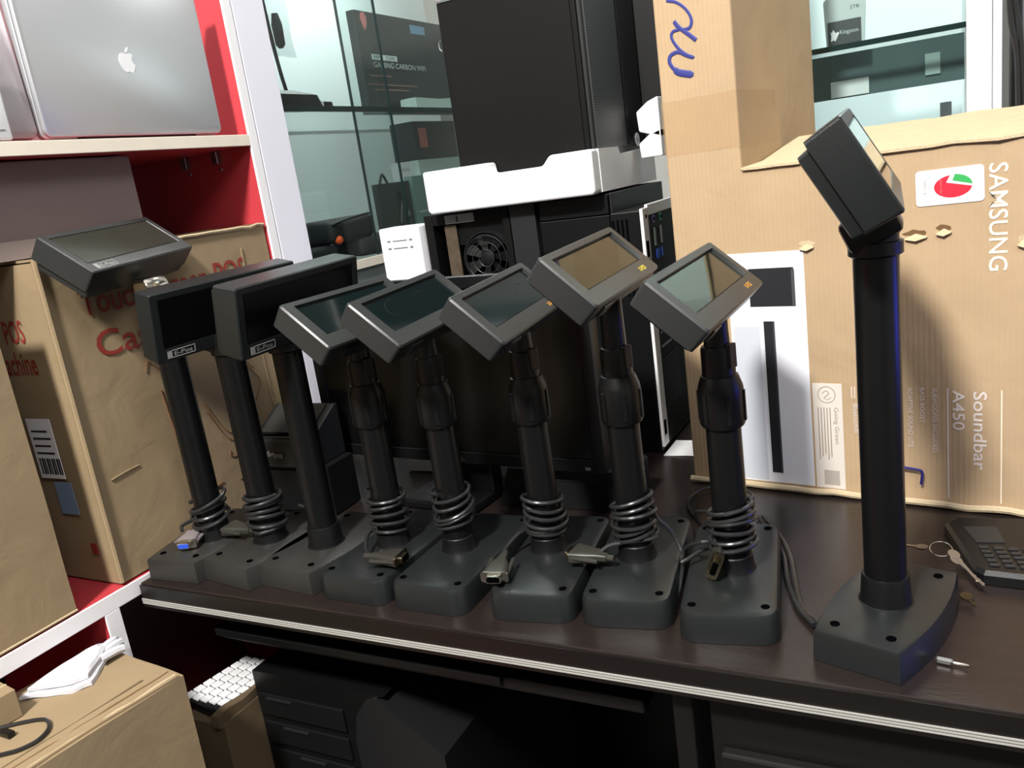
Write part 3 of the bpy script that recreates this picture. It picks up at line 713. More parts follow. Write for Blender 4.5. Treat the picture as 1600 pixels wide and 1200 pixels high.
# ------------------------------------------------------------------ computers and foam behind the monitor
fm = thing('foam_tray', 'white packing foam tray carrying the big black desktop computer', 'packing foam', (-.60, 1.3, .405))
prof = [(-.742, .412), (-.737, .406), (-.455, .406), (-.450, .410), (-.450, .4715), (-.516, .4715), (-.520, .468), (-.530, .4570), (-.617, .4570), (-.619, .4600), (-.621, .4740), (-.742, .4740)]
bm = bmesh.new(); prism_xz(bm, prof, 1.170, 1.199); obj('front_wall', bm, foam_m, fm, Matrix(), True, True, bev=.004)
bm = bmesh.new(); prof2 = [(1.1995, .408), (1.475, .408), (1.475, .466), (1.295, .4600), (1.287, .4715), (1.1995, .4715)]
loft(bm, [[Vector((x, y, z)) for y, z in prof2] for x in (-.449, -.4500-.0015)])
loft(bm, [[Vector((x, y, z)) for y, z in prof2] for x in (-.4500-.0015, -.4530)])
obj('side_wall', bm, foam_m, fm, Matrix(), True, True)
obj('tray_floor', BX(-.742, -.4531, 1.1995, 1.475, .407, .4300), foam_m, fm, Matrix(), True, True, bev=.004)
obj('back_wall', BX(-.742, -.690, 1.20, 1.475, .4302, .474), foam_m, fm, Matrix(), True, True, bev=.004)

hp = thing('desktop_tower', 'big black desktop computer with perforated front standing in white foam', 'computer', (-.58, 1.30, .4305))
obj('case_body', BX(-.689, -.462, 1.203, 1.445, .4305, .722), case_m, hp, Matrix(), world=True, bev=.002)
obj('side_panel', BX(-.685, -.470, 1.2005, 1.2029, .436, .716), case_m, hp, Matrix(), world=True, bev=.0015)
ff = obj('front_bezel', BX(-.4619, -.456, 1.205, 1.445, .4310, .722), case_g, hp, Matrix(), world=True, bev=.0015)
obj('mesh_grille', BX(-.4559, -.4535, 1.215, 1.350, .4720, .715), mesh_m, ff, Matrix(), world=True)
obj('bezel_edge', BX(-.4559, -.4530, 1.355, 1.442, .474, .715, r=.001), blackp, ff, Matrix(), world=True)
obj('top_trim', BX(-.689, -.560, 1.199, 1.202, .7225, .7245), steel, hp, Matrix(), world=True)
em = bmesh.new(); MM = frame((-.4526, 1.400, .480), (0, 1, 0), (0, 0, 1)); lathe(em, [(.011, 0), (.011, .0004)], 28, MM)
e_ = obj('emblem', em, glow_w, ff, Matrix(), world=True)
text('lettering', 'hp', dark_print2, e_, MM @ T((-.0055, -.0035, .0004)), w=.011, h=.0075, th=.0002, world=True)
obj('latch', TB([(-.690, 1.203, .652), (-.6935, 1.203, .656), (-.6935, 1.203, .664), (-.690, 1.203, .668)], .0011), steel, hp, Matrix(), True, True)

p1 = thing('open_desktop_tower', 'open black computer tower showing a fan and power supply label under the foam', 'computer', (-.70, 1.35, 0))
bm = bmesh.new()
box(bm, -.772, -.756, 1.20, 1.475, 0, .4045); box(bm, -.624, -.612, 1.20, 1.475, 0, .4045); box(bm, -.756, -.624, 1.20, 1.475, .386, .4045); box(bm, -.756, -.624, 1.20, 1.475, 0, .02); box(bm, -.756, -.624, 1.455, 1.475, .02, .386)
obj('case_frame', bm, case_m, p1, Matrix(), world=True, bev=.001)
obj('power_supply', BX(-.7375, -.6245, 1.212, 1.32, .3495, .3855), blackp, p1, Matrix(), world=True)
obj('rating_label', BX(-.730, -.675, 1.1985, 1.2000, .3870, .4010), mat('psu_label', (140, 140, 136), .5), p1, Matrix(), world=True)
obj('rating_label', BX(-.708, -.706, 1.1975, 1.1985, .389, .399), dark_print, p1, Matrix(), world=True)
obj('bracket_plate', BX(-.7375, -.715, 1.206, 1.2085, .29, .3840), mat('dull_brass', (112, 98, 84), .4, metal=.6, var=.5, vscale=60), p1, Matrix(), world=True)
obj('slot_cover', BX(-.726, -.712, 1.203, 1.2058, .288, .300), brass, p1, Matrix(), world=True)
bm = bmesh.new(); fcx, fcz = -.665, .325
Mf = T((fcx, 1.214, fcz)) @ RXm(R(90))
lathe(bm, [(.0440, 0), (.0440, .008), (.0415, .008), (.0415, 0)], 36, Mf, cap=False)
lathe(bm, [(.013, 0), (.013, .006), (.011, .007)], 24, Mf)
fan = obj('fan', bm, blackm, p1, Matrix(), True, True)
for k in range(7):
    b_ = bmesh.new(); a = k*2*math.pi/7
    pts = [(.012, -.003, 0), (.041, -.013, -.002), (.041, .010, .004), (.012, .005, .002)]
    loft(b_, [[Vector(p)+Vector((0, 0, o_)) for p in pts] for o_ in (0, .0008)])
    obj('blade', b_, blackm, fan, Mf @ RZ(a), world=True)
for k in range(3):
    obj('fan_guard_ring', tube(bmesh.new(), [Mf @ Vector(((.014+.012*k)*math.cos(a*math.pi/14), (.014+.012*k)*math.sin(a*math.pi/14), .010)) for a in range(28)], .0007, 6, True), case_g, fan, Matrix(), True, True)

p2 = thing('black_desktop_tower', 'black computer tower with recessed side panel, between open tower and white framed one', 'computer', (-.53, 1.35, 0))
bm = bmesh.new(); box(bm, -.609, -.442, 1.215, 1.475, 0, .4045)
obj('case_body', bm, case_m, p2, Matrix(), world=True, bev=.002)
obj('front_pillar', BX(-.610, -.566, 1.200, 1.2149, .0, .4045), case_g, p2, Matrix(), world=True, bev=.001)
obj('upper_panel', BX(-.562, -.446, 1.207, 1.2149, .374, .4035), blackp, p2, Matrix(), world=True, bev=.001)
obj('lower_panel', BX(-.562, -.446, 1.207, 1.2149, .01, .3725), blackp, p2, Matrix(), world=True, bev=.001)
obj('side_cover', BX(-.4419, -.4395, 1.205, 1.474, .0, .4045), case_g, p2, Matrix(), world=True, bev=.001)
p3 = thing('white_framed_tower', 'slim black computer with white rear frame and coloured ports, beside the large carton', 'computer', (-.41, 1.35, 0))
obj('case_body', BX(-.436, -.390, 1.183, 1.40, 0, .376), blackp, p3, Matrix(), world=True, bev=.002)
for k in range(4):
    obj('vent_slot', BX(-.433+.007*k, -.4305+.007*k, 1.1815, 1.1829, .25, .365), hole_m, p3, Matrix(), world=True)
bm = bmesh.new(); box(bm, -.3899, -.3850, 1.181, 1.206, .010, .378); box(bm, -.3899, -.385, 1.206, 1.395, .3655, .382)
obj('rear_frame', bm, glow_w, p3, Matrix(), True, True, bev=.001)
obj('rear_panel', BX(-.3899, -.3865, 1.206, 1.395, .010, .3654), blackm, p3, Matrix(), world=True)
for z in (.3655, .300): obj('screw', lathe(bmesh.new(), [(.0032, 0), (.0026, .0010)], 14, T((-.3850, 1.1955, z)) @ RY(R(90))), hole_m, p3, Matrix(), world=True)
for z in (.318, .040): obj('finger_slot', BX(-.3852, -.3844, 1.186, 1.197, z-.012, z+.012, r=.0003), hole_m, p3, Matrix(), world=True)
for y, m_ in ((1.232, purple_p), (1.268, green_p)):
    pt = obj('round_port', lathe(bmesh.new(), [(.0065, 0), (.0065, .0012), (.0045, .0014)], 20, T((-.3865, y, .358)) @ RY(R(90))), m_, p3, Matrix(), world=True)
    obj('port_socket', lathe(bmesh.new(), [(.0030, 0), (.0030, .0006)], 14, T((-.3850, y, .358)) @ RY(R(90))), hole_m, pt, Matrix(), world=True)
for y in (1.232, 1.265):
    obj('serial_port', BX(-.3865, -.3850, y-.006, y+.004, .318, .345, r=.0006), steel, p3, Matrix(), world=True)
for y in (1.236, 1.246, 1.262): obj('usb_port', BX(-.3865, -.3848, y-.003, y+.003, .298, .312), usb_p, p3, Matrix(), world=True)
for k in range(3): obj('expansion_slot', BX(-.3865, -.3852, 1.215, 1.30, .205-.022*k, .209-.022*k), steel, p3, Matrix(), world=True)
bm = bmesh.new()
for k in range(16): box(bm, -.3865, -.3856, 1.212, 1.30, .065+.005*k, .067+.005*k)
ob = obj('vent_louvres', bm, case_g, p3, Matrix(), world=True); ob['kind'] = 'stuff'
pp = obj('paper_sheet', disp(subd(BX(-.385, -.325, 1.17, 1.24, .0004, .0010), 4), .0008, 30), glow_w); tag(pp, 'scrap of white paper on the desk by the white framed computer', 'paper')
ws = thing('white_slim_device', 'white slotted slim box standing upright left of the open tower', 'router', (-.81, 1.21, 0))
obj('case_body', BX(-.858, -.776, 1.185, 1.235, 0, .392, r=.004, seg=3), glow_w, ws, Matrix(), True, True)
for z in (.370, .3575):
    obj('slot', BX(-.831, -.802, 1.1840, 1.1852, z-.0008, z+.0008), bin_m, ws, Matrix(), world=True)
    for x in (-.839, -.794): obj('arrow_mark', BX(x-.003, x+.003, 1.1842, 1.1850, z-.0016, z+.0016), bin_m, ws, Matrix(), world=True)
bt = thing('black_upright_panel', 'black panel standing on the foam behind the big black computer', 'panel', (-.47, 1.46, .4745))
obj('body', BX(-.550, -.400, 1.448, 1.4745, .4745, .80), blackm, bt, Matrix(), world=True, bev=.003)
for i, (z0, z1, lab) in enumerate(((.49, .535, 'upper torn piece of white foam wedged beside the large carton'), (.448, .485, 'lower torn piece of white foam wedged beside the large carton'))):
    bm = bmesh.new(); prism_xz(bm, [(-.436, z0), (-.400, z0-.012 if i == 0 else z0), (-.400, z1+.006), (-.418, z1), (-.438, z1-.014)], 1.36, 1.40)
    o = obj('foam_offcut', bm, foam_m, None, None, bev=.002); tag(o, lab, 'packing foam', 'foam offcuts beside the large carton')

# ------------------------------------------------------------------ monitor
mo = thing('monitor', 'black flat screen monitor with glossy screen standing behind the pole displays', 'monitor', (-.6685, .950, 0), R(-5))
bm = bmesh.new()
def rgm(y, o): return [Vector((x, y, z)) for x, z in rrect(.485-2*o, .2665-2*o, .006, 3, .045, .1983)]
loft(bm, [rgm(.030, .02), rgm(.024, .002), rgm(.004, 0), rgm(0, .001), rgm(0, .0158), rgm(.0035, .0172)])
obj('bezel', bm, blackp, mo, Matrix(), True)
obj('screen', BX(-.179, .268, .0028, .0036, .084, .3125), mat('monitor_screen', (12, 12, 12), .25), mo, Matrix())
obj('bezel_strip', BX(-.179, .268, -.0005, .0008, .0820, .0832), case_g, mo, Matrix())
text('lettering', 'DELL', steel, mo, frame((.038, -.0004, .0690), (1, 0, 0), (0, 0, 1)), w=.028, h=.0082, bold=.02)
obj('stand_neck', BX(.02, .09, .026, .052, .012, .20, r=.003), blackp, mo, Matrix())
obj('stand_base', BX(-.04, .09, -.030, .085, .0005, .014, r=.004), blackp, mo, Matrix())
obj('power_button', BX(.258, .266, -.0012, .0002, .0700, .0740), steel, mo, Matrix())
spk = thing('black_box', 'black box on the desk under the right half of the monitor', 'box', (-.46, 1.0, 0))
bm = bmesh.new(); loft(bm, [[Vector((x, y, z)) for x, y in rrect(w_, .07, .004, 3, cx, .990)] for z, w_, cx in ((.0005, .205, -.462), (.055, .185, -.452), (.056, .182, -.452))])
obj('body', bm, blackm, spk, Matrix(), True, True)
obj('seam', BX(-.55, -.36, .9535, .9548, .042, .0435), case_g, spk, Matrix(), world=True)
pf = thing('pale_foam_block', 'pale grey block on the desk seen beneath the monitor', 'packing foam', (-.68, 1.09, 0))
obj('body', disp(subd(BX(-.79, -.57, 1.06, 1.14, .0005, .075), 4), .004, 12), mat('pale_grey_foam', (190, 190, 186), .8), pf, Matrix(), True, True)
obj('fold', disp(subd(BX(-.70, -.56, 1.045, 1.059, .0005, .035), 3), .003, 14), MATS['pale_grey_foam'], pf, Matrix(), True, True)

# receipt printer on a black drawer
pr_ = thing('receipt_printer', 'dark grey receipt printer with white lettering between two left poles', 'printer', (-.87, .90, .0785))
def pz(pts): return [Vector(p) for p in pts]
bm = bmesh.new()
loft(bm, [pz([(x, .868, .0785), (x, .942, .0785), (x, .942, .1570), (x, .935, .1570), (x, .874, .1215), (x, .868, .1190)]) for x in (-.9270, -.8120)])
obj('body', bm, case_g, pr_, Matrix(), False, True, bev=.0015)
def prt(n, a, b, c, d, e, f_, m_): return obj(n, BX(a, b, c, d, e, f_, Mx=T((0, .876, .1228)) @ RXm(R(30.2))), m_, pr_, Matrix(), world=True)
prt('paper_cover', -.917, -.824, .008, .066, .0002, .0030, plastic2)
prt('paper_slot', -.915, -.826, .0005, .0050, .0002, .0026, hole_m)
prt('tear_bar', -.915, -.826, -.0015, -.0003, .0002, .0028, steel)
text('lettering', 'digipos', white_line, pr_, frame((-.9005, .8674, .0960), (1, 0, .0), (.12, 0, 1)), w=.033, h=.0092, bold=.02, world=True)
dr = thing('cash_drawer', 'black drawer box under the receipt printer', 'box', (-.85, .91, 0))
obj('body', BX(-.927, -.800, .879, .942, .0005, .0780), blackm, dr, Matrix(), world=True, bev=.002)
obj('drawer_front', BX(-.923, -.804, .8755, .8789, .006, .070), blackm, dr, Matrix(), world=True, bev=.001)

# ------------------------------------------------------------------ desk small things
ph = thing('desk_phone', 'black desk phone with keypad lying at the right edge of the desk', 'telephone', (.06, .90, 0), 0)
def quadz(pts, z): return [Vector((x, y, z)) for x, y in pts]
bq = [(.000, .957), (.026, .853), (.034, .845), (.115, .838), (.125, .845), (.120, .985), (.010, .975)]
def shr(pts, k):
    cx = sum(p[0] for p in pts)/len(pts); cy = sum(p[1] for p in pts)/len(pts); return [(cx+(x-cx)*k, cy+(y-cy)*k) for x, y in pts]
obj('body', loft(bmesh.new(), [quadz(bq, .0004), quadz(bq, .010), quadz(shr(bq, .93), .014)]), blackp, ph, Matrix(), False, True)
obj('display', prism(bmesh.new(), [(.018, .945), (.030, .908), (.056, .912), (.050, .950)], .0140, .0148), case_g, ph, Matrix(), world=True)
for i in range(4):
    for j in range(5):
        obj('key', BX(-.0045, .0045, -.003, .003, 0, .0014, r=.0005), case_g, ph, T((.036+.013*i+.002*j, .898-.0095*j, .0140)) @ RZ(R(8)), world=True)
bt_ = thing('screwdriver_bit', 'small steel screwdriver bit lying near the right front corner of the desk', 'screwdriver bit', (.004, .697, 0))
Mb = T((-.007, .699, .0030)) @ RZ(R(-9)) @ RY(R(90))
obj('shank', lathe(bmesh.new(), [(.0026, 0), (.0030, .001), (.0030, .011), (.0024, .0125), (.0015, .013)], 6, Mb), steel, bt_, Matrix(), world=True)
obj('tip', lathe(bmesh.new(), [(.0014, .013), (.0014, .022), (.0006, .0245)], 12, Mb), chrome, bt_, Matrix(), True, True)
ky = thing('bunch_of_keys', 'bunch of metal keys on a ring behind the tallest pole display', 'keys', (.005, .845, 0))
rr_ = bmesh.new(); tube(rr_, [Vector((-.003+.010*math.cos(a*math.pi/12), .846+.010*math.sin(a*math.pi/12), .0345+.003*math.sin(a*math.pi/12))) for a in range(24)], .0005, 6, True)
obj('key_ring', rr_, chrome, ky, Matrix(), True, True)
def keym(p, a, l, m_, tilt=0):
    Mk = T(p) @ RZ(R(a)) @ RY(R(tilt)); bm = bmesh.new()
    prism(bm, [(.006*math.cos(i*math.pi/6), .0055*math.sin(i*math.pi/6)) for i in range(12)], 0, .0014, Mk)
    prism(bm, [(.005, -.0018), (l, -.0018), (l+.002, 0), (l, .0020), (l-.003, .0014), (l-.005, .0022), (l-.008, .0012), (.005, .0020)], .0002, .0012, Mk)
    obj('key', bm, m_, ky, Matrix(), world=True)
keym((.008, .838, .033), -52, .034, steel, 22); keym((.010, .832, .030), -42, .032, steel, 24); keym((-.020, .850, .0325), 175, .022, chrome)
keym((.018, .806, .006), -60, .012, brass, 8)

# ------------------------------------------------------------------ glass cabinet goods
bb = thing('motherboard_box', 'dark gaming motherboard box with small red and blue badges behind the glass', 'box', (-1.09, 1.68, .6145))
obj('body', BX(-1.072, -1.052, 1.500, 1.86, .6145, .818), tealbox, bb, Matrix(), world=True, bev=.001)
def bt_text(s, y, z, w_, h_, m_): text('lettering', s, m_, bb, frame((-1.0516, y, z), (0, 1, 0), (0, 0, 1)), w=w_, h=h_, world=True)
obj('model_plate', BX(-1.052, -1.0514, 1.538, 1.632, .7235, .7345), grey_txt, bb, Matrix(), world=True)
text('lettering', 'MPG  Z390', tealbox, bb, frame((-1.0512, 1.545, .7255), (0, 1, 0), (0, 0, 1)), w=.078, h=.007, world=True)
bt_text('GAMING CARBON WIFI', 1.540, .7085, .205, .011, grey_txt)
obj('red_badge', prism(bmesh.new(), [(.0, -.018), (.009, -.006), (.011, .010), (.004, .018), (-.006, .016), (-.011, .006), (-.007, -.006)], 0, .0006, frame((-1.052, 1.529, .798), (0, 1, 0), (0, 0, 1))), mat('dull_red', (214, 120, 116), .5), bb, Matrix(), world=True)
obj('blue_badge', BX(-1.052, -1.0514, 1.705, 1.765, .788, .806), mat('dull_blue', (110, 150, 180), .5), bb, Matrix(), world=True)
for z, a, b in ((.690, 1.52, 1.60), (.672, 1.51, 1.70), (.662, 1.53, 1.66)):
    obj('printed_stripe', BX(-1.052, -1.0514, a, b, z, z+.003), mat('stripe_brown', (120, 92, 84), .5), bb, Matrix(), world=True)
gp = obj('paper_parcel', disp(subd(BX(-1.04, -1.0, 1.60, 1.80, .6190, .640), 3), .004, 16), mat('pale_green_paper', (190, 208, 200), .7)); tag(gp, 'pale flat parcel on the glass shelf before the motherboard box', 'parcel')
bm = bmesh.new(); loft(bm, [[Vector((x, y, .6150)) for x, y in rrect(.05, .16, .012, 3, -1.02, 1.205)], [Vector((x, y, .638)) for x, y in rrect(.045, .15, .014, 3, -1.02, 1.20)], [Vector((x, y, .646)) for x, y in rrect(.03, .09, .012, 3, -1.02, 1.18)]]); disp(bm, .003, 20)
dk = thing('black_adapter', 'black power adapter and plug lying on the left glass shelf', 'adapter', (-1.02, 1.2, .615))
obj('body', bm, blackm, dk, Matrix(), True, True)
obj('plug', BX(-1.03, -1.01, 1.285, 1.325, .6152, .630, r=.003), blackm, dk, Matrix(), True, True)
obj('plug_band', BX(-1.009, -1.007, 1.288, 1.293, .617, .630), glow_w, dk, Matrix(), world=True)
ub_ = thing('hanging_strap', 'dark hanging strap with clear bag at the upper left behind glass', 'strap', (-1.08, 1.28, .8))
obj('strap', TB([(-1.08, 1.262, .90), (-1.08, 1.268, .78), (-1.08, 1.276, .70), (-1.08, 1.285, .650)], .0035), blackm, ub_, Matrix(), True, True)
obj('grip', lathe(bmesh.new(), [(.004, 0), (.009, .006), (.010, .04), (.006, .06)], 16, T((-1.08, 1.292, .735))), dark_fab, ub_, Matrix(), True, True)
obj('clear_bag', disp(subd(BX(-1.084, -1.076, 1.27, 1.325, .72, .90), 5), .006, 30), glass_c, ub_, Matrix(), True, True)
# lower compartment
def blob(name, label, catg, c, s, m_, seed, rz=0, parts=()):
    t = thing(name, label, catg, c, R(rz))
    bm = BX(-s[0]/2, s[0]/2, -s[1]/2, s[1]/2, 0, s[2], r=min(s)*.34, seg=4); disp(bm, min(s)*.12, 22, seed)
    obj('body', bm, m_, t, Matrix(), True)
    return t
hb = blob('binocular_case', 'black rounded fabric case with orange tip, lying on top behind the glass', 'case', (-1.02, 1.285, .372), (.07, .165, .045), dark_fab, 3, 6)
obj('orange_tip', lathe(bmesh.new(), [(.004, 0), (.0075, .003), (.0075, .009), (.004, .013)], 14, T((.030, -.062, .008)) @ RY(R(90))), orange_p, hb, Matrix(), True)
obj('strap', TB([(.036, -.075, .035), (.040, -.05, .040), (.040, .0, .044), (.036, .06, .046)], .0025), blackm, hb, Matrix(), True)
blob('soft_case', 'black soft case at the left of the lower cabinet, against the white post', 'case', (-1.02, 1.178, .339), (.08, .10, .034), dark_fab, 5)
sc2 = blob('soft_case', 'black soft case under the orange tipped one, nearest the white device', 'case', (-1.02, 1.365, .339), (.08, .14, .036), dark_fab, 7)
obj('piping', TB([(.041, -.04, .012), (.042, -.02, .026), (.041, .03, .030), (.041, .06, .024)], .0012), case_g, sc2, Matrix(), True)
cbg = obj('clear_bag', disp(subd(BX(-1.00, -.992, 1.135, 1.165, .372, .445), 5), .007, 30), glass_c, smooth=True); tag(cbg, 'crumpled clear plastic bag inside the cabinet beside the white post', 'bag')
ea = thing('earphone_package', 'dark hanging earphone package with triangular hook behind the glass', 'package', (-1.0, 1.46, .339))
obj('card', BX(-1.014, -1.000, 1.405, 1.522, .339, .470), tealbox, ea, Matrix(), world=True, bev=.001)
obj('hanger', tube(bmesh.new(), cat([(-1.005, 1.422, .470), (-1.005, 1.435, .488), (-1.005, 1.449, .470)], 3), .0030, 6), tealbox, ea, Matrix(), True, True)
obj('earpiece_picture', TB([(-.9995, 1.478, .452), (-.9995, 1.484, .430), (-.9995, 1.476, .405), (-.9995, 1.470, .385)], .0055), case_g, ea, Matrix(), True, True)
text('lettering', '16', grey_txt, ea, frame((-.9998, 1.493, .398), (0, 1, 0), (0, 0, 1)), w=.014, h=.013, world=True)
wbx = thing('small_white_box', 'small white box behind the earphone package', 'box', (-1.10, 1.67, .339))
obj('body', BX(-1.12, -1.10, 1.640, 1.69, .339, .514), glow_w, wbx, Matrix(), world=True)
obj('printed_band', BX(-1.0999, -1.0994, 1.645, 1.685, .495, .500), grey_txt, wbx, Matrix(), world=True)
tb = thing('pale_green_box', 'pale green box to the right of the earphone package', 'box', (-1.0, 1.6, .339))
obj('body', BX(-1.02, -1.0, 1.535, 1.60, .339, .478), mat('pale_teal', (120, 152, 144), .5), tb, Matrix(), world=True)
obj('label_band', BX(-.9999, -.9994, 1.545, 1.59, .40, .404), grey_txt, tb, Matrix(), world=True)
db = thing('black_card_box', 'black hardware box with red label low behind the glass', 'box', (-1.14, 1.8, .50))
obj('body', BX(-1.17, -1.105, 1.735, 1.93, .517, .6055), tealbox, db, Matrix(), world=True)
obj('red_label', BX(-1.1049, -1.1043, 1.755, 1.790, .545, .590), MATS['dull_red'], db, Matrix(), world=True)
db2 = thing('stack_carton', 'pale carton under the black hardware box behind the glass', 'box', (-1.14, 1.8, .339))
obj('body', BX(-1.18, -1.105, 1.735, 1.96, .339, .5165), MATS['pale_green_paper'], db2, Matrix(), world=True)
obj('label_band', BX(-1.1049, -1.1043, 1.77, 1.86, .455, .458), grey_txt, db2, Matrix(), world=True)

# ------------------------------------------------------------------ back cabinet goods
hd = thing('drive_package', 'hanging drive package with dark label on the glass shelf at top right', 'package', (-.14, 1.55, .579))
obj('card', prism_xz(bmesh.new(), [(-.163, .580), (-.106, .580), (-.102, .655), (-.120, .668), (-.145, .668), (-.166, .650)], 1.540, 1.552), mat('pack_grey', (186, 196, 196), .4), hd, Matrix(), world=True)
obj('label', BX(-.1600, -.1100, 1.5385, 1.5399, .582, .618), mat('pack_dark', (62, 66, 68), .4), hd, Matrix(), world=True)
bm = bmesh.new(); Mh = frame((-.1560, 1.5384, .588), (1, 0, 0), (0, 0, 1))
prism(bm, [(0, 0), (.004, .002), (.007, 0), (.009, .004), (.013, .012), (.011, .014), (.008, .012), (.004, .018), (.002, .013), (.0, .016), (.001, .008)], 0, .0004, Mh)
obj('animal_emblem', bm, glow_w, hd, Matrix(), world=True)
text('lettering', 'Kingston', grey_txt, hd, frame((-.1420, 1.5384, .5975), (1, 0, 0), (0, 0, 1)), w=.028, h=.006, world=True)
text('lettering', '2TB', dark_print, hd, frame((-.1260, 1.5398, .6330), (1, 0, 0), (0, 0, 1)), w=.014, h=.005, world=True)
obj('hang_tab', BX(-.143, -.130, 1.5385, 1.5399, .652, .658), dark_print, hd, Matrix(), world=True)
for i in range(2):
    o = thing('tablet', ('upper thin black tablet resting slanted behind the carton top', 'lower thin black tablet lying flat behind the carton top')[i], 'tablet', (-.08, 1.60, .431), 0, 'thin black tablets on the cabinet floor')
    zt = .434+.0052*i*-1+.005; Mt = T((-.09, 1.60, zt)) @ RY(R(-2.0 if i == 0 else 0)) @ RZ(R(3*i))
    obj('body', BX(-.11, .105, -.07, .07, -.002, .002, r=.0015), blackp, o, Mt, True, True)
    obj('screen', BX(-.10, .095, -.062, .062, .0020, .0024), screen_m, o, Mt, world=True)
gcard = obj('grey_card', BX(.001, .019, 1.70, 1.702, .4305, .470), bin_m); tag(gcard, 'small grey card standing inside the wall cabinet', 'card')

# ------------------------------------------------------------------ floor carton, gloves and things under the desk
lc = thing('floor_carton', 'worn brown carton with taped top flaps in the lower left corner', 'box', (-.794, .563, -.75), R(-7.5))
bm = BX(-.172, 0, -.42, 0, 0, .690); subd(bm, 10); disp(bm, .0035, 9, 2); obj('carton_body', bm, card, lc, Matrix(), True)
for y0, y1, xx in ((-.42, -.004, (-.032, -.001)), (-.42, -.030, (-.17, -.034))):
    bm = BX(xx[0], xx[1], y0, y1, .6905, .6935); subd(bm, 8); disp(bm, .0018, 14, 4+xx[0]*50); obj('top_flap', bm, card, lc, Matrix(), True)
for k in range(2):
    P = cat([(-.006-.014*k+.002*noise.noise(Vector((i*.6, k, 0))), -.405+.40*i/22, .6925+.0016*noise.noise(Vector((i*.7, 2+k, 0)))) for i in range(23)], 2)
    obj('torn_edge', tube(bmesh.new(), P, .0014, 6), card_dark if k else card_edge, lc, Matrix(), True)
cl = bmesh.new(); 
gl = [(-.955, .462), (-.925, .440), (-.893, .499), (-.905, .560), (-.925, .600), (-.948, .612), (-.962, .60), (-.985, .575), (-.975, .52)]
gl = [(-.950, .463), (-.896, .494), (-.886, .512), (-.918, .560), (-.930, .575), (-.940, .572), (-.945, .580), (-.952, .560), (-.9545, .50)]
def poly_at(pts, z, k=1): return quadz(shr(pts, k), z)
def glove(z0, pts, seed, name_label):
    bm = loft(bmesh.new(), [poly_at(pts, z0), poly_at(pts, z0+.004, .99), poly_at(pts, z0+.007, .80), poly_at(pts, z0+.0055, .45)])
    subd(bm, 3); disp(bm, .0022, 55, seed)
    return bm
gv = thing('cloth_gloves', 'pair of white cloth gloves lying on the floor carton', 'gloves', (-.93, .52, -.055))
obj('glove', glove(-.0555, gl, 1, ''), cloth_m, gv, Matrix(), True, True)
gl2 = [(x*.8+(-.926)*.2+.001, y*.85+.52*.15) for x, y in gl]
obj('glove', glove(-.0480, gl2, 6, ''), cloth_m, gv, Matrix(), True, True)
for k, (a, b, c_) in enumerate((((-.936, .566), (-.941, .584), (-.944, .590)), ((-.926, .556), (-.929, .578), (-.931, .588)), ((-.916, .548), (-.915, .568), (-.914, .578)))):
    obj('glove_finger', TB([a+(-.049,), b+(-.050,), c_+(-.052,)], .0055), cloth_m, gv, Matrix(), True, True)
wbk = thing('small_carton', 'small brown box standing on the floor carton by the left edge', 'box', (-.93, .43, -.0555))
obj('carton_body', BX(-.03, .012, -.045, .018, 0, .034), card, wbk, RZ(R(-8)), bev=.001)
obj('top_seam', BX(-.010, -.008, -.045, .018, .034, .0346), card_edge, wbk, RZ(R(-8)))
lo = thing('looped_cable', 'brown black cable looped on the floor carton at lower left', 'cable', (-.87, .40, -.0555))
obj('cable', TB([(-.925, .415, -.0535), (-.900, .436, -.0535), (-.878, .447, -.0535), (-.858, .438, -.0535), (-.850, .420, -.0535), (-.856, .403, -.0535), (-.868, .392, -.0535), (-.890, .375, -.0535), (-.92, .36, -.0535)], .0021), cable_m, lo, Matrix(), True, True)
obj('plug', BX(-.905, -.888, .412, .420, -.0555, -.0490, r=.001), blackp, lo, Matrix(), world=True)
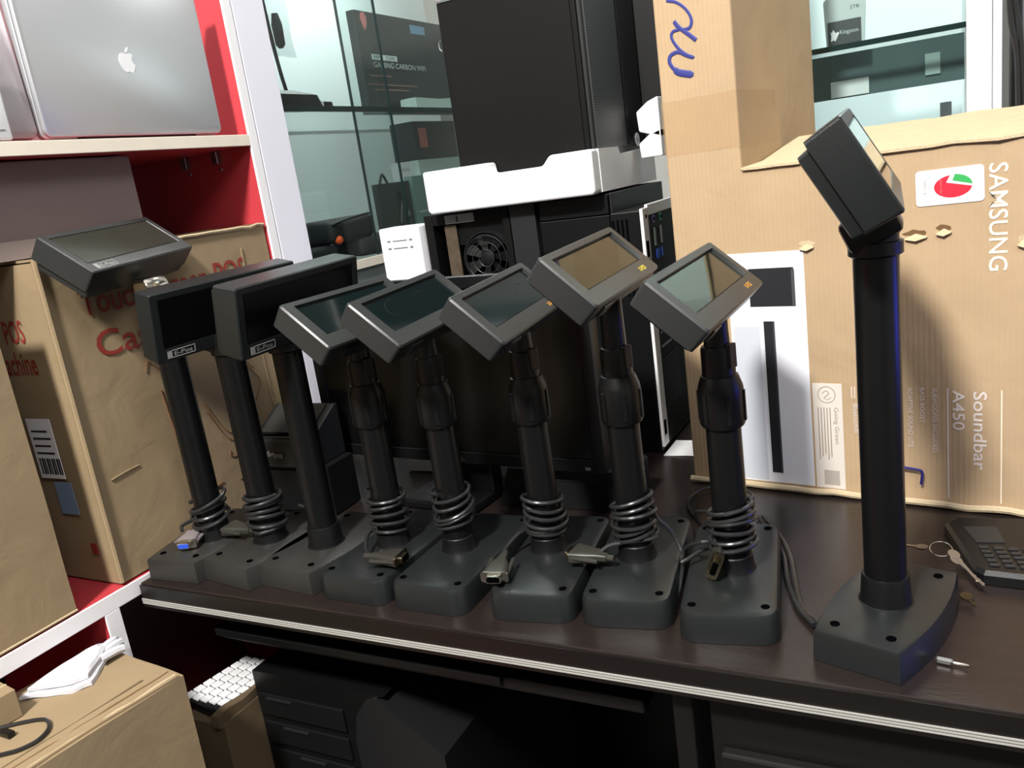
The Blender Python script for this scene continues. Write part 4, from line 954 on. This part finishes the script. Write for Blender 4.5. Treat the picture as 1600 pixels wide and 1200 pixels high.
# under the desk
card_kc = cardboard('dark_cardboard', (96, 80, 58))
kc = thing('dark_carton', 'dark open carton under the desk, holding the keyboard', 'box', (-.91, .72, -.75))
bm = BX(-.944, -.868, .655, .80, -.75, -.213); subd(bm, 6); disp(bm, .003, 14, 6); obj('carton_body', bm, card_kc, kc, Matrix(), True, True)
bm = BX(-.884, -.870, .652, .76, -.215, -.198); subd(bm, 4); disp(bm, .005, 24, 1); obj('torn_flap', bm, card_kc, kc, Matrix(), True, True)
kb = thing('keyboard', 'black keyboard with white keys under the left end of the desk', 'keyboard', (-.92, .71, -.20), R(-10))
obj('case', BX(-.042, .042, -.042, .080, -.012, -.002, r=.002), blackp, kb, Matrix())
for i in range(5):
    for j in range(7):
        obj('key', BX(-.0068, .0068, -.0068, .0068, 0, .004, r=.001, seg=1), glow_w, kb, T((-.0325+.0162*i, -.033+.0158*j+.003*i, -.0018)))
uc = thing('under_desk_computer', 'black computer with curved grey side under the desk', 'computer', (-.78, .9, -.75))
bm = bmesh.new(); loft(bm, [pz([(x, y, z) for x, z in [(-.868, -.75), (-.700, -.75), (-.700, -.245), (-.690, -.205), (-.668, -.178), (-.64, -.170), (-.868, -.170)]]) for y in (.722, 1.10)])
obj('case_body', bm, blackp, uc, Matrix(), False, True)
bm = bmesh.new(); loft(bm, [pz([(x, y, z) for x, z in [(-.699, -.75), (-.700, -.245), (-.690, -.205), (-.668, -.178), (-.655, -.173), (-.63, -.19), (-.56, -.24), (-.55, -.75)]]) for y in (.720, 1.08)])
obj('side_cover', bm, mat('soft_grey_side', (28, 29, 31), .35), uc, Matrix(), True, True)  # silver side, its colour darkened for the shade under the desk
for k, z in enumerate((-.200, -.245, -.290)):
    dv = obj('drive_door', BX(-.862, -.712, .7175, .7219, z-.036, z-.002, r=.001), blackm, uc, Matrix(), world=True)
    obj('handle', BX(-.845+.02*k, -.800+.02*k, .7150, .7176, z-.008, z-.005), case_g, dv, Matrix(), world=True)
g1 = thing('grey_panel_case', 'dark grey case standing behind the keyboard under the desk', 'case', (-.93, .95, -.75))
obj('body', BX(-.938, -.885, .86, .98, -.75, -.045), case_g, g1, Matrix(), world=True, bev=.004)
obj('door_panel', BX(-.932, -.891, .8560, .8599, -.70, -.06), case_g, g1, Matrix(), world=True, bev=.002)
